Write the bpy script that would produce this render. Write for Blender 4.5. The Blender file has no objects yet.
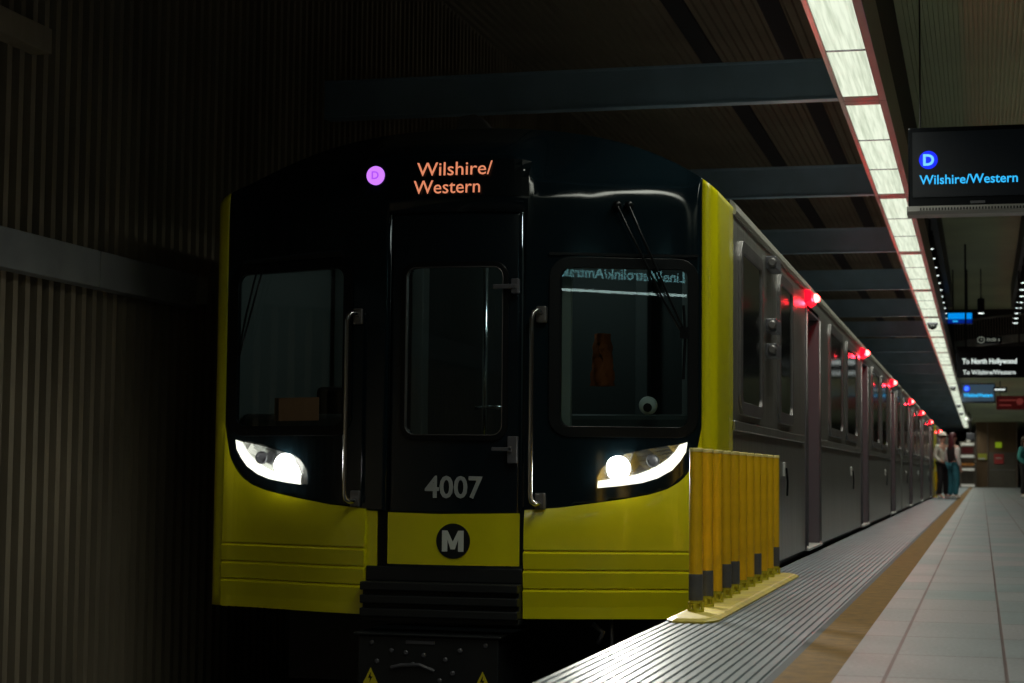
import bpy, bmesh, math, random
from mathutils import Vector, Matrix
random.seed(7)
PI = math.pi
S = bpy.context.scene
COL = S.collection

# ------------------------------------------------------------------ camera, world, exposure
cam_d = bpy.data.cameras.new('camera')
cam = bpy.data.objects.new('camera', cam_d)
COL.objects.link(cam)
cam_d.sensor_width = 36.0
cam_d.lens = 1825.0 * 36.0 / 1024.0
cam_d.clip_start = 0.05
cam_d.clip_end = 400
RX = Vector((0.96858, 0.248521, 0.0094516))
RD = Vector((-0.0084527, 0.0708775, -0.9974492))     # image down
RF = Vector((-0.2485571, 0.9660298, 0.0707512))      # image forward
cam.matrix_world = Matrix(((RX.x, -RD.x, -RF.x, 0.0),
                           (RX.y, -RD.y, -RF.y, 0.0),
                           (RX.z, -RD.z, -RF.z, 0.66),
                           (0, 0, 0, 1)))
cam_d.dof.use_dof = True
cam_d.dof.focus_distance = 9.9
cam_d.dof.aperture_fstop = 4.5
S.camera = cam

W = bpy.data.worlds.new('station_dark')
S.world = W
W.use_nodes = True
W.node_tree.nodes['Background'].inputs[0].default_value = (0.5, 0.75, 1.0, 1)
W.node_tree.nodes['Background'].inputs[1].default_value = 0.0015
S.view_settings.view_transform = 'Standard'
S.view_settings.look = 'None'
S.view_settings.exposure = 0.3
S.view_settings.gamma = 1.0
S.view_settings.use_curve_mapping = False
try:
    S.cycles.use_denoising = True
    S.cycles.max_bounces = 8
    S.cycles.sample_clamp_indirect = 4.0
except Exception:
    pass

# ------------------------------------------------------------------ helpers
def link_obj(name, me, parent=None):
    o = bpy.data.objects.new(name, me)
    COL.objects.link(o)
    if parent is not None:
        o.parent = parent
    return o

def tag(o, label=None, cat=None, group=None, kind=None):
    if label: o['label'] = label
    if cat: o['category'] = cat
    if group: o['group'] = group
    if kind: o['kind'] = kind
    return o

def thing(name, label, cat, loc=(0, 0, 0), group=None, rz=0.0):
    o = bpy.data.objects.new(name, None)
    o.empty_display_size = 0.1
    COL.objects.link(o)
    o.location = loc
    o.rotation_euler = (0, 0, rz)
    return tag(o, label, cat, group)

def copy_tree(o, parent=None):
    c = o.copy()
    COL.objects.link(c)
    if parent is not None:
        c.parent = parent
    for ch in list(o.children):
        copy_tree(ch, c)
    return c

class MB:
    """collects shapes into one mesh"""
    def __init__(self, org=(0, 0, 0)):
        self.bm = bmesh.new()
        self.org = Vector(org)
    def face(self, pts):
        vs = [self.bm.verts.new(Vector(p) - self.org) for p in pts]
        return self.bm.faces.new(vs)
    def box(self, x0, x1, y0, y1, z0, z1):
        P = [(x0, y0, z0), (x1, y0, z0), (x1, y1, z0), (x0, y1, z0), (x0, y0, z1), (x1, y0, z1), (x1, y1, z1), (x0, y1, z1)]
        v = [self.bm.verts.new(Vector(p) - self.org) for p in P]
        for f in ((3, 2, 1, 0), (4, 5, 6, 7), (0, 1, 5, 4), (1, 2, 6, 5), (2, 3, 7, 6), (3, 0, 4, 7)):
            self.bm.faces.new([v[i] for i in f])
        return self
    def prism(self, poly, axis, a, b):
        """extrude a 2D polygon along an axis (0,1,2) from a to b; poly gives the other two coordinates in order"""
        def mk(p, t):
            q = [p[0], p[1]]
            q.insert(axis, t)
            return Vector(q) - self.org
        A = [self.bm.verts.new(mk(p, a)) for p in poly]
        B = [self.bm.verts.new(mk(p, b)) for p in poly]
        n = len(poly)
        self.bm.faces.new(A); self.bm.faces.new(B[::-1])
        for i in range(n):
            self.bm.faces.new([A[i], B[i], B[(i + 1) % n], A[(i + 1) % n]])
        return self
    def tube(self, pts, r, seg=10, caps=True):
        pts = [Vector(p) - self.org for p in pts]
        rs = r if isinstance(r, (list, tuple)) else [r] * len(pts)
        rings = []
        prev = None
        for i, p in enumerate(pts):
            t = (pts[min(i + 1, len(pts) - 1)] - pts[max(i - 1, 0)]).normalized()
            if prev is None:
                a = Vector((0, 0, 1)) if abs(t.z) < 0.9 else Vector((1, 0, 0))
                n = t.cross(a).normalized()
            else:
                n = (prev - t * prev.dot(t)).normalized()
            prev = n
            b = t.cross(n)
            rings.append([self.bm.verts.new(p + (n * math.cos(2 * PI * k / seg) + b * math.sin(2 * PI * k / seg)) * rs[i]) for k in range(seg)])
        for i in range(len(rings) - 1):
            for k in range(seg):
                self.bm.faces.new([rings[i][k], rings[i][(k + 1) % seg], rings[i + 1][(k + 1) % seg], rings[i + 1][k]])
        if caps:
            self.bm.faces.new(rings[0][::-1]); self.bm.faces.new(rings[-1])
        return self
    def lathe(self, c, prof, seg=20, axis='z'):
        """prof = [(r, h)] turned about an axis through c"""
        c = Vector(c) - self.org
        rings = []
        for r, h in prof:
            ring = []
            for k in range(seg):
                a = 2 * PI * k / seg
                x, y = r * math.cos(a), r * math.sin(a)
                if axis == 'z': d = Vector((x, y, h))
                elif axis == 'y': d = Vector((x, h, y))
                else: d = Vector((h, x, y))
                ring.append(self.bm.verts.new(c + d))
            rings.append(ring)
        for i in range(len(rings) - 1):
            for k in range(seg):
                self.bm.faces.new([rings[i][k], rings[i][(k + 1) % seg], rings[i + 1][(k + 1) % seg], rings[i + 1][k]])
        self.bm.faces.new(rings[0][::-1]); self.bm.faces.new(rings[-1])
        return self
    def ball(self, c, r, sx=1, sy=1, sz=1, seg=16):
        m = Matrix.Translation(Vector(c) - self.org) @ Matrix.Diagonal((r * sx, r * sy, r * sz, 1))
        bmesh.ops.create_uvsphere(self.bm, u_segments=seg, v_segments=max(6, seg // 2), radius=1, matrix=m)
        return self
    def grid(self, rows, closed=False):
        """rows of points -> quad sheet, degenerate quads dropped"""
        V = [[self.bm.verts.new(Vector(p) - self.org) for p in r] for r in rows]
        for i in range(len(V) - 1):
            for j in range(len(V[i]) - 1):
                q = [V[i][j], V[i][j + 1], V[i + 1][j + 1], V[i + 1][j]]
                if ((q[0].co - q[2].co).cross(q[1].co - q[3].co)).length > 1e-9:
                    self.bm.faces.new(q)
        return self
    def build(self, name, m, parent=None, smooth=False, bevel=0.0, solid=0.0, weld=True, sub=0, face=None):
        bm = self.bm
        if weld:
            bmesh.ops.remove_doubles(bm, verts=bm.verts, dist=1e-5)
            bmesh.ops.dissolve_degenerate(bm, edges=bm.edges, dist=1e-6)
        loose = [v for v in bm.verts if not v.link_faces]
        if loose: bmesh.ops.delete(bm, geom=loose, context='VERTS')
        bmesh.ops.recalc_face_normals(bm, faces=bm.faces)
        if face is not None:
            fv = Vector(face)
            if sum(f.normal.dot(fv) * f.calc_area() for f in bm.faces) < 0:
                bmesh.ops.reverse_faces(bm, faces=bm.faces)
        me = bpy.data.meshes.new(name)
        bm.to_mesh(me); bm.free()
        if m is not None: me.materials.append(m)
        if smooth:
            for p in me.polygons: p.use_smooth = True
        o = link_obj(name, me, parent)
        if solid:
            md = o.modifiers.new('thickness', 'SOLIDIFY'); md.thickness = abs(solid); md.offset = -1 if solid > 0 else 1
        if bevel:
            md = o.modifiers.new('bevel', 'BEVEL'); md.width = bevel; md.segments = 2; md.limit_method = 'ANGLE'
        if sub:
            md = o.modifiers.new('sub', 'SUBSURF'); md.levels = sub; md.render_levels = sub
        return o

def text(name, body, size, loc, rot, m, parent=None, align='LEFT', bold=0.0, ext=0.001, space=1.0, width=None):
    cu = bpy.data.curves.new(name, 'FONT')
    cu.body = body; cu.size = size; cu.align_x = align; cu.extrude = ext; cu.offset = bold
    cu.space_character = space; cu.resolution_u = 3
    cu.materials.append(m)
    o = bpy.data.objects.new(name, cu)
    COL.objects.link(o)
    o.location = loc; o.rotation_euler = rot
    bpy.context.view_layer.update()
    if width:
        w = o.dimensions.x
        if w > 1e-6: o.scale = (width / w, 1, 1)
    me = bpy.data.meshes.new_from_object(o.evaluated_get(bpy.context.evaluated_depsgraph_get()))
    me.name = name; me.materials.clear(); me.materials.append(m)
    sc, o_name = tuple(o.scale), o.name
    bpy.data.objects.remove(o); bpy.data.curves.remove(cu)
    o = link_obj(name, me, parent)
    o.location = loc; o.rotation_euler = rot; o.scale = sc
    return o

# ------------------------------------------------------------------ materials
def nt(m): return m.node_tree.nodes, m.node_tree.links

def mat(name, col, rough=0.5, metal=0.0, var=0.0, vscale=8.0, bump=0.0, bscale=40.0, stretch=None, coat=0.0, spec=None, col2=None):
    m = bpy.data.materials.new(name)
    m.use_nodes = True
    N, L = nt(m)
    b = N['Principled BSDF']
    b.inputs['Base Color'].default_value = (*col, 1)
    b.inputs['Roughness'].default_value = rough
    b.inputs['Metallic'].default_value = metal
    if coat: b.inputs['Coat Weight'].default_value = coat; b.inputs['Coat Roughness'].default_value = 0.05
    if spec is not None: b.inputs['Specular IOR Level'].default_value = spec
    if var or bump:
        tc = N.new('ShaderNodeTexCoord')
        mp = N.new('ShaderNodeMapping')
        if stretch: mp.inputs['Scale'].default_value = stretch
        L.new(tc.outputs['Object'], mp.inputs['Vector'])
    if var:
        nz = N.new('ShaderNodeTexNoise'); nz.inputs['Scale'].default_value = vscale; nz.inputs['Detail'].default_value = 5
        L.new(mp.outputs[0], nz.inputs['Vector'])
        rp = N.new('ShaderNodeValToRGB')
        c2 = col2 if col2 else tuple(c * (1 - var) for c in col)
        rp.color_ramp.elements[0].position = 0.3; rp.color_ramp.elements[1].position = 0.7
        rp.color_ramp.elements[0].color = (*c2, 1); rp.color_ramp.elements[1].color = (*col, 1)
        L.new(nz.outputs['Fac'], rp.inputs['Fac']); L.new(rp.outputs['Color'], b.inputs['Base Color'])
    if bump:
        nb = N.new('ShaderNodeTexNoise'); nb.inputs['Scale'].default_value = bscale; nb.inputs['Detail'].default_value = 4
        L.new(mp.outputs[0], nb.inputs['Vector'])
        bp = N.new('ShaderNodeBump'); bp.inputs['Strength'].default_value = bump; bp.inputs['Distance'].default_value = 0.02
        L.new(nb.outputs['Fac'], bp.inputs['Height']); L.new(bp.outputs[0], b.inputs['Normal'])
    return m

def emit(name, col, strength, base=(0.02, 0.02, 0.02)):
    m = bpy.data.materials.new(name)
    m.use_nodes = True
    b = m.node_tree.nodes['Principled BSDF']
    b.inputs['Base Color'].default_value = (*base, 1)
    b.inputs['Emission Color'].default_value = (*col, 1)
    b.inputs['Emission Strength'].default_value = strength
    b.inputs['Roughness'].default_value = 0.4
    return m

def glass(name, tint=(0.8, 0.9, 0.9), rough=0.004, clear=0.9):
    """thin window pane: clear straight through, mirror-like at glancing angles"""
    m = bpy.data.materials.new(name)
    m.use_nodes = True
    N, L = nt(m)
    N.remove(N['Principled BSDF'])
    out = N['Material Output']
    tr = N.new('ShaderNodeBsdfTransparent'); tr.inputs[0].default_value = (*[c * clear for c in tint], 1)
    gl = N.new('ShaderNodeBsdfGlossy'); gl.inputs['Roughness'].default_value = rough; gl.inputs[0].default_value = (1, 1, 1, 1)
    fr = N.new('ShaderNodeFresnel'); fr.inputs['IOR'].default_value = 1.55
    mx = N.new('ShaderNodeMixShader')
    L.new(fr.outputs[0], mx.inputs[0]); L.new(tr.outputs[0], mx.inputs[1]); L.new(gl.outputs[0], mx.inputs[2])
    L.new(mx.outputs[0], out.inputs['Surface'])
    return m

M = {}
M['concrete'] = mat('ribbed_concrete', (0.42, 0.35, 0.25), 0.85, var=0.5, vscale=1.6, bump=0.5, bscale=9, stretch=(1, 1, 0.35))
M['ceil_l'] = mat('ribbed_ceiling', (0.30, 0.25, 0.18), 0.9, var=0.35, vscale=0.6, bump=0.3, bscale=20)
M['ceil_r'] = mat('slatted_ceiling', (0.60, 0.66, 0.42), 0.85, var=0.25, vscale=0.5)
M['groove'] = mat('ceiling_gap', (0.03, 0.03, 0.035), 0.9)
M['beam'] = mat('painted_steel_beam', (0.42, 0.60, 0.76), 0.45, var=0.25, vscale=2.0, bump=0.08, bscale=6)
M['band'] = mat('wall_band_metal', (0.38, 0.40, 0.41), 0.5, 0.1, var=0.3, vscale=3)
M['trackbed'] = mat('trackbed', (0.05, 0.05, 0.055), 0.9, var=0.5, vscale=3, bump=0.5, bscale=12)
M['black'] = mat('gloss_black', (0.004, 0.010, 0.014), 0.10, spec=0.4, var=0.2, vscale=2)
M['black_door'] = mat('door_black', (0.004, 0.009, 0.013), 0.16)
M['rubber'] = mat('black_rubber', (0.004, 0.005, 0.006), 0.3, spec=0.25)
M['under'] = mat('underframe_black', (0.008, 0.010, 0.012), 0.5, var=0.4, vscale=6)
M['yellow'] = mat('train_yellow', (0.74, 0.68, 0.004), 0.28, var=0.14, vscale=2.5, coat=0.35)
M['steel'] = mat('brushed_stainless', (0.46, 0.46, 0.43), 0.30, 0.85, var=0.35, vscale=2.0, bump=0.05, bscale=30, stretch=(1, 14, 0.6))
M['steel_dark'] = mat('weathered_stainless', (0.20, 0.19, 0.19), 0.4, 0.8, var=0.3, vscale=4)
M['chrome'] = mat('chrome', (0.75, 0.77, 0.78), 0.16, 1.0)
M['bollard'] = mat('post_yellow', (0.88, 0.50, 0.004), 0.42, var=0.22, vscale=7, bump=0.05, bscale=30)
M['bollard_base'] = mat('post_base_yellow', (0.55, 0.48, 0.03), 0.5, var=0.35, vscale=12)
M['curb'] = mat('curb_yellow', (0.62, 0.50, 0.05), 0.5, var=0.4, vscale=9, col2=(0.42, 0.30, 0.05))
M['sleeve'] = mat('grey_sleeve', (0.10, 0.10, 0.115), 0.35, var=0.3, vscale=20)
M['fixture'] = mat('fixture_metal', (0.34, 0.28, 0.24), 0.28, 0.6, var=0.15, vscale=3)
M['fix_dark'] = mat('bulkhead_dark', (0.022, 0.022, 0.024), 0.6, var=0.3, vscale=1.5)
M['dash'] = mat('cab_dashboard', (0.05, 0.06, 0.06), 0.6)
M['cream'] = mat('cab_cream', (0.45, 0.46, 0.42), 0.6)
M['interior'] = mat('car_interior', (0.10, 0.11, 0.11), 0.6)
M['cab_grey'] = mat('cab_grey', (0.22, 0.23, 0.22), 0.6)
M['white'] = mat('white_plastic', (0.8, 0.8, 0.78), 0.35)
M['pupil'] = mat('black_plastic', (0.01, 0.01, 0.01), 0.3)
M['glass'] = glass('window_glass', (0.72, 0.86, 0.85))
M['glass_dark'] = glass('tinted_glass', (0.42, 0.46, 0.46), 0.03)
M['lens'] = glass('lamp_lens', (0.95, 0.98, 1.0), 0.01, 1.0)
M['reflector'] = mat('lamp_reflector', (0.6, 0.62, 0.62), 0.12, 0.9)
M['hl'] = emit('headlamp_beam', (1.0, 0.98, 0.88), 20.0)
M['drl'] = emit('running_light', (1.0, 0.97, 0.80), 1.3)
M['red_lamp'] = emit('door_lamp_red', (1.0, 0.045, 0.04), 20.0, (0.4, 0.01, 0.01))
M['red_lens'] = emit('door_lamp_shell', (1.0, 0.0, 0.02), 1.3, (0.5, 0.01, 0.01))
M['amber'] = emit('led_amber', (1.0, 0.33, 0.17), 0.62)
M['led_back'] = mat('led_panel', (0.004, 0.007, 0.009), 0.2, spec=.2)
M['purple'] = emit('led_purple', (0.60, 0.20, 1.0), 0.95)
M['purple_d'] = emit('led_lilac', (0.35, 0.06, 0.75), 1.0)
M['num_grey'] = mat('number_grey', (0.33, 0.35, 0.35), 0.5)
M['m_white'] = mat('emblem_white', (0.62, 0.66, 0.62), 0.45)
M['m_black'] = mat('emblem_black', (0.006, 0.009, 0.011), 0.35)
M['sign_case'] = mat('sign_case', (0.006, 0.007, 0.009), 0.25, spec=.2)
M['sign_lip'] = mat('sign_lip', (0.33, 0.32, 0.31), 0.45, 0.3)
M['screen'] = emit('screen_dim', (0.02, 0.035, 0.06), 0.02, (0.003, 0.004, 0.007))
M['scr_blue'] = emit('screen_blue_text', (0.03, 0.50, 1.0), 0.85)
M['scr_disc'] = emit('screen_blue_disc', (0.0, 0.015, 1.0), 0.95)
M['scr_cyan'] = emit('screen_cyan_letter', (0.18, 0.60, 1.0), 0.9)
M['scr_far'] = emit('screen_bright_blue', (0.0, 0.28, 0.85), 0.75)
M['scr_far2'] = emit('screen_deep_blue', (0.0, 0.02, 0.30), 0.5)
M['sign_white'] = emit('sign_white_text', (0.85, 0.95, 0.9), 0.75)
M['sign_red'] = emit('sign_red_face', (0.08, 0.005, 0.005), 0.2, (0.03, 0.002, 0.002))
M['sign_red_txt'] = emit('sign_red_text', (0.40, 0.06, 0.05), 0.2)
M['spot'] = emit('spot_lamp', (0.85, 1.0, 0.95), 1.4)
M['dark_metal'] = mat('dark_metal', (0.012, 0.012, 0.013), 0.5)
M['rail_mid'] = mat('mezzanine_grey', (0.30, 0.31, 0.30), 0.6, var=0.3)
M['brown'] = mat('brown_panel', (0.23, 0.14, 0.075), 0.6, var=0.35, vscale=1.2, stretch=(1, 1, 0.3))
M['grey_panel'] = mat('grey_metal_panel', (0.16, 0.14, 0.11), 0.5, var=0.25, vscale=2)
M['lime'] = emit('lime_notice', (0.42, 0.65, 0.02), 0.22, (0.4, 0.5, 0.02))
M['olive'] = mat('olive_notice', (0.5, 0.52, 0.06), 0.5)
M['redpink'] = mat('red_notice', (0.55, 0.06, 0.06), 0.5)
M['paper'] = mat('white_notice', (0.75, 0.73, 0.65), 0.6)
M['kiosk_lit'] = emit('kiosk_shelf_light', (0.9, 0.88, 0.75), 0.16, (0.5, 0.5, 0.45))
M['kiosk_or'] = mat('kiosk_orange', (0.55, 0.22, 0.05), 0.5)
M['skin'] = mat('skin', (0.50, 0.30, 0.22), 0.55)
M['jacket_w'] = mat('pale_jacket', (0.62, 0.62, 0.56), 0.8, var=0.35, vscale=9, col2=(0.40, 0.42, 0.34))
M['cap_w'] = mat('white_cap', (0.75, 0.70, 0.62), 0.7)
M['pants_b'] = mat('black_trousers', (0.012, 0.011, 0.014), 0.8)
M['jeans'] = mat('teal_jeans', (0.03, 0.19, 0.25), 0.8, var=0.3, vscale=10)
M['top_b'] = mat('black_top', (0.012, 0.012, 0.014), 0.8)
M['top_w'] = mat('white_sleeve', (0.6, 0.62, 0.6), 0.8)
M['hair_r'] = mat('dark_red_hair', (0.07, 0.012, 0.018), 0.5, bump=0.4, bscale=60)
M['hair_b'] = mat('brown_hair', (0.05, 0.025, 0.015), 0.5)
M['jacket_t'] = mat('teal_jacket', (0.06, 0.36, 0.36), 0.8, var=0.2, vscale=8)
M['shoe'] = mat('white_shoe', (0.7, 0.7, 0.68), 0.6)
M['vest'] = mat('orange_vest', (0.35, 0.08, 0.015), 0.8)
M['warn'] = mat('warning_yellow', (0.65, 0.55, 0.02), 0.5)
M['dome'] = mat('camera_dome', (0.02, 0.022, 0.022), 0.08)

# emissive lens with ribbed acrylic streaks
def diffuser_mat():
    m = bpy.data.materials.new('ribbed_acrylic_diffuser'); m.use_nodes = True
    N, L = nt(m); b = N['Principled BSDF']
    b.inputs['Base Color'].default_value = (0.015, 0.02, 0.015, 1); b.inputs['Roughness'].default_value = 0.6
    tc = N.new('ShaderNodeTexCoord'); mp = N.new('ShaderNodeMapping'); mp.inputs['Scale'].default_value = (1.0, 0.03, 1.0)
    nz = N.new('ShaderNodeTexNoise'); nz.inputs['Scale'].default_value = 45; nz.inputs['Detail'].default_value = 3
    rp = N.new('ShaderNodeValToRGB')
    rp.color_ramp.elements[0].position = 0.30; rp.color_ramp.elements[0].color = (0.52, 0.60, 0.45, 1)
    rp.color_ramp.elements[1].position = 0.62; rp.color_ramp.elements[1].color = (0.82, 0.90, 0.72, 1)
    L.new(tc.outputs['Object'], mp.inputs[0]); L.new(mp.outputs[0], nz.inputs['Vector']); L.new(nz.outputs['Fac'], rp.inputs[0])
    L.new(rp.outputs[0], b.inputs['Emission Color']); b.inputs['Emission Strength'].default_value = 0.86
    return m
M['diffuser'] = diffuser_mat()

# square paving tiles with thin dark joints, every tile a little different
def tile_mat():
    m = bpy.data.materials.new('platform_tiles'); m.use_nodes = True
    N, L = nt(m); b = N['Principled BSDF']
    tc = N.new('ShaderNodeTexCoord'); mp = N.new('ShaderNodeMapping')
    mp.inputs['Location'].default_value = (0.31, 0.10, 0)
    br = N.new('ShaderNodeTexBrick'); br.offset = 0.0; br.squash = 1.0
    br.inputs['Scale'].default_value = 1.0; br.inputs['Brick Width'].default_value = 0.385; br.inputs['Row Height'].default_value = 0.78
    br.inputs['Mortar Size'].default_value = 0.007; br.inputs['Mortar Smooth'].default_value = 0.2; br.inputs['Bias'].default_value = 0.0
    br.inputs['Color1'].default_value = (0.31, 0.285, 0.30, 1); br.inputs['Color2'].default_value = (0.20, 0.255, 0.27, 1)
    br.inputs['Mortar'].default_value = (0.09, 0.045, 0.045, 1)
    L.new(tc.outputs['Object'], mp.inputs[0]); L.new(mp.outputs[0], br.inputs['Vector'])
    nz = N.new('ShaderNodeTexNoise'); nz.inputs['Scale'].default_value = 60; nz.inputs['Detail'].default_value = 6
    L.new(tc.outputs['Object'], nz.inputs['Vector'])
    mx = N.new('ShaderNodeMixRGB'); mx.blend_type = 'OVERLAY'; mx.inputs[0].default_value = 0.55
    L.new(br.outputs['Color'], mx.inputs[1]); L.new(nz.outputs['Fac'], mx.inputs[2])
    L.new(mx.outputs[0], b.inputs['Base Color'])
    nr = N.new('ShaderNodeTexNoise'); nr.inputs['Scale'].default_value = 1.5
    mr = N.new('ShaderNodeMapRange'); mr.inputs['To Min'].default_value = 0.30; mr.inputs['To Max'].default_value = 0.48
    L.new(tc.outputs['Object'], nr.inputs['Vector']); L.new(nr.outputs['Fac'], mr.inputs[0]); L.new(mr.outputs[0], b.inputs['Roughness'])
    bp = N.new('ShaderNodeBump'); bp.inputs['Strength'].default_value = 0.25; bp.inputs['Distance'].default_value = 0.004; bp.invert = True
    L.new(br.outputs['Fac'], bp.inputs['Height']); L.new(bp.outputs[0], b.inputs['Normal'])
    return m
M['tiles'] = tile_mat()
M['brown_strip'] = mat('brown_tactile_strip', (0.26, 0.13, 0.014), 0.8, var=0.45, vscale=14, bump=0.2, bscale=50)
M['edge'] = mat('platform_edge_metal', (0.22, 0.265, 0.30), 0.42, 0.35, var=0.25, vscale=5, stretch=(1, 0.3, 1))
M['edge_dark'] = mat('edge_border', (0.035, 0.045, 0.055), 0.6)

# ------------------------------------------------------------------ setting
PX0, PX1, PX2 = -1.375, -0.65, -0.468      # platform edge, brown strip, tiles
YN, YF = -6.0, 125.0
def structure(o): o['kind'] = 'structure'; return o

mb = MB(); mb.box(PX2, 8.0, YN, YF, -1.3, 0.0); structure(mb.build('floor', M['tiles']))
mb = MB(); mb.box(-6.0, -1.0, YN, YF, -1.45, -1.32); structure(mb.build('floor_track', M['trackbed']))
# ribbed aluminium edge: one profile with raised ribs along the platform
prof = [(PX0, -0.30), (PX0, -0.006)]
x = PX0 + 0.012
while x < PX1 - 0.062:
    prof += [(x, 0.0), (x + 0.019, 0.0), (x + 0.023, -0.0045), (x + 0.032, -0.0045)]
    x += 0.036
prof += [(PX1 - 0.03, -0.008), (PX1 - 0.03, -0.30)]
mb = MB(); mb.prism(prof, 1, YN, YF); structure(mb.build('floor_edge', M['edge']))
mb = MB(); mb.box(PX1 - 0.03, PX1, YN, YF, -0.3, -0.003); structure(mb.build('floor_edge_border', M['edge_dark']))
mb = MB(); mb.box(PX1, PX2, YN, YF, -0.3, -0.002); structure(mb.build('floor_strip', M['brown_strip']))
mb = MB(); mb.box(PX0 + 0.06, PX2, YN, YF, -1.32, -0.3); structure(mb.build('wall_platform_face', M['trackbed']))

# left wall: deep vertical concrete fins
WX = -5.05
pitch = 0.13
prof = [(WX - 0.45, YN), (WX, YN)]
y = YN
while y < YF - pitch:
    prof += [(WX, y + 0.050), (WX - 0.17, y + 0.062), (WX - 0.17, y + 0.118), (WX, y + 0.13)]
    y += pitch
prof += [(WX, YF), (WX - 0.45, YF)]
mb = MB(); mb.prism(prof, 2, -1.35, 6.05)
structure(mb.build('wall_left', M['concrete'], weld=False))

# bay ceiling over the track, fine ribs running with the track, two dark gaps
BZ = 5.2
prof = [(WX - 0.35, BZ + 0.3)]
x = WX - 0.35
prof.append((x, BZ))
while x < -1.15:
    prof += [(x + 0.05, BZ), (x + 0.06, BZ + 0.03), (x + 0.085, BZ + 0.03), (x + 0.095, BZ)]
    x += 0.095
prof += [(-1.05, BZ), (-1.05, BZ + 0.3)]
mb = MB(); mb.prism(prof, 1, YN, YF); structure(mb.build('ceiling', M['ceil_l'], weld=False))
for x0 in (-2.95, -2.05):
    mb = MB(); mb.box(x0, x0 + 0.2, YN, YF, BZ - 0.02, BZ + 0.03); structure(mb.build('trim_1' if x0 < -2.5 else 'trim_2', M['groove']))
# bulkhead beside the lamp strip
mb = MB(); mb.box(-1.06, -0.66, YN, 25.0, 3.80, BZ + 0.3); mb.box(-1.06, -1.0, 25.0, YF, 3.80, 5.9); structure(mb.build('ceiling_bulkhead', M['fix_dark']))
# platform ceiling: slatted
PZ = 4.5
prof = [(-0.66, PZ + 0.4), (-0.66, PZ)]
x = -0.60
while x < 7.9:
    prof += [(x, PZ), (x + 0.003, PZ + 0.02), (x + 0.013, PZ + 0.02), (x + 0.016, PZ)]
    x += 0.040
prof += [(8.0, PZ), (8.0, PZ + 0.4)]
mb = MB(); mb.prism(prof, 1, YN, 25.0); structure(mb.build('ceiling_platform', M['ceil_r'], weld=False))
mb = MB(); mb.box(-1.0, 8.0, 25.0, 56.0, 5.6, 5.9); structure(mb.build('ceiling_hall', M['ceil_r']))
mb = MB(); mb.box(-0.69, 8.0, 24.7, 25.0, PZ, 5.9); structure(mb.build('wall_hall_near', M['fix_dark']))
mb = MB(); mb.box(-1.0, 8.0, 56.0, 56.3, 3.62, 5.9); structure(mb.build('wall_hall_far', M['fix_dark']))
mb = MB(); mb.box(-1.0, 8.0, 56.0, YF, 3.62, 3.9); structure(mb.build('ceiling_far', M['ceil_r']))
mb = MB(); mb.box(8.0, 8.3, YN, YF, -1.4, 5.9); structure(mb.build('wall_right', M['brown']))
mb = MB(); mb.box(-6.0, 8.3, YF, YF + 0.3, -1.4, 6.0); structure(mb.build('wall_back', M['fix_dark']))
mb = MB(); mb.box(-6.0, 8.3, YN - 0.3, YN, -1.4, 6.0); structure(mb.build('wall_front', M['brown']))

# metal band along the left wall, ending in a pale plate, and a shorter one above
mb = MB(); mb.box(WX, WX + 0.10, YN, 9.62, 1.70, 1.915); mb.box(WX, WX + 0.10, 9.63, 10.98, 1.70, 1.915)
structure(mb.build('trim_3', M['band'], bevel=0.006))
mb = MB(); mb.box(WX + 0.10, WX + 0.185, 10.96, 10.98, 1.725, 1.90); structure(mb.build('trim_4', mat('band_end_plate', (0.36, 0.34, 0.28), 0.6, var=0.4, vscale=14)))
mb = MB(); mb.box(WX, WX + 0.12, YN, 8.95, 2.92, 3.06); structure(mb.build('trim_5', M['concrete'], bevel=0.006))

# cross beams between wall and lamp strip, one at every joint of the strip
LP = 4.80; L0 = 13.60
for k in range(-3, 23):
    yb = L0 + k * LP
    mb = MB()
    mb.prism([(yb, 3.45), (yb + 0.11, 3.45), (yb + 0.11, 3.76), (yb, 3.76), (yb, 3.745), (yb + 0.01, 3.74), (yb + 0.01, 3.47), (yb, 3.465)], 0, WX - 0.02, -1.005)
    structure(mb.build('ceiling_beam', M['beam']))

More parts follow.
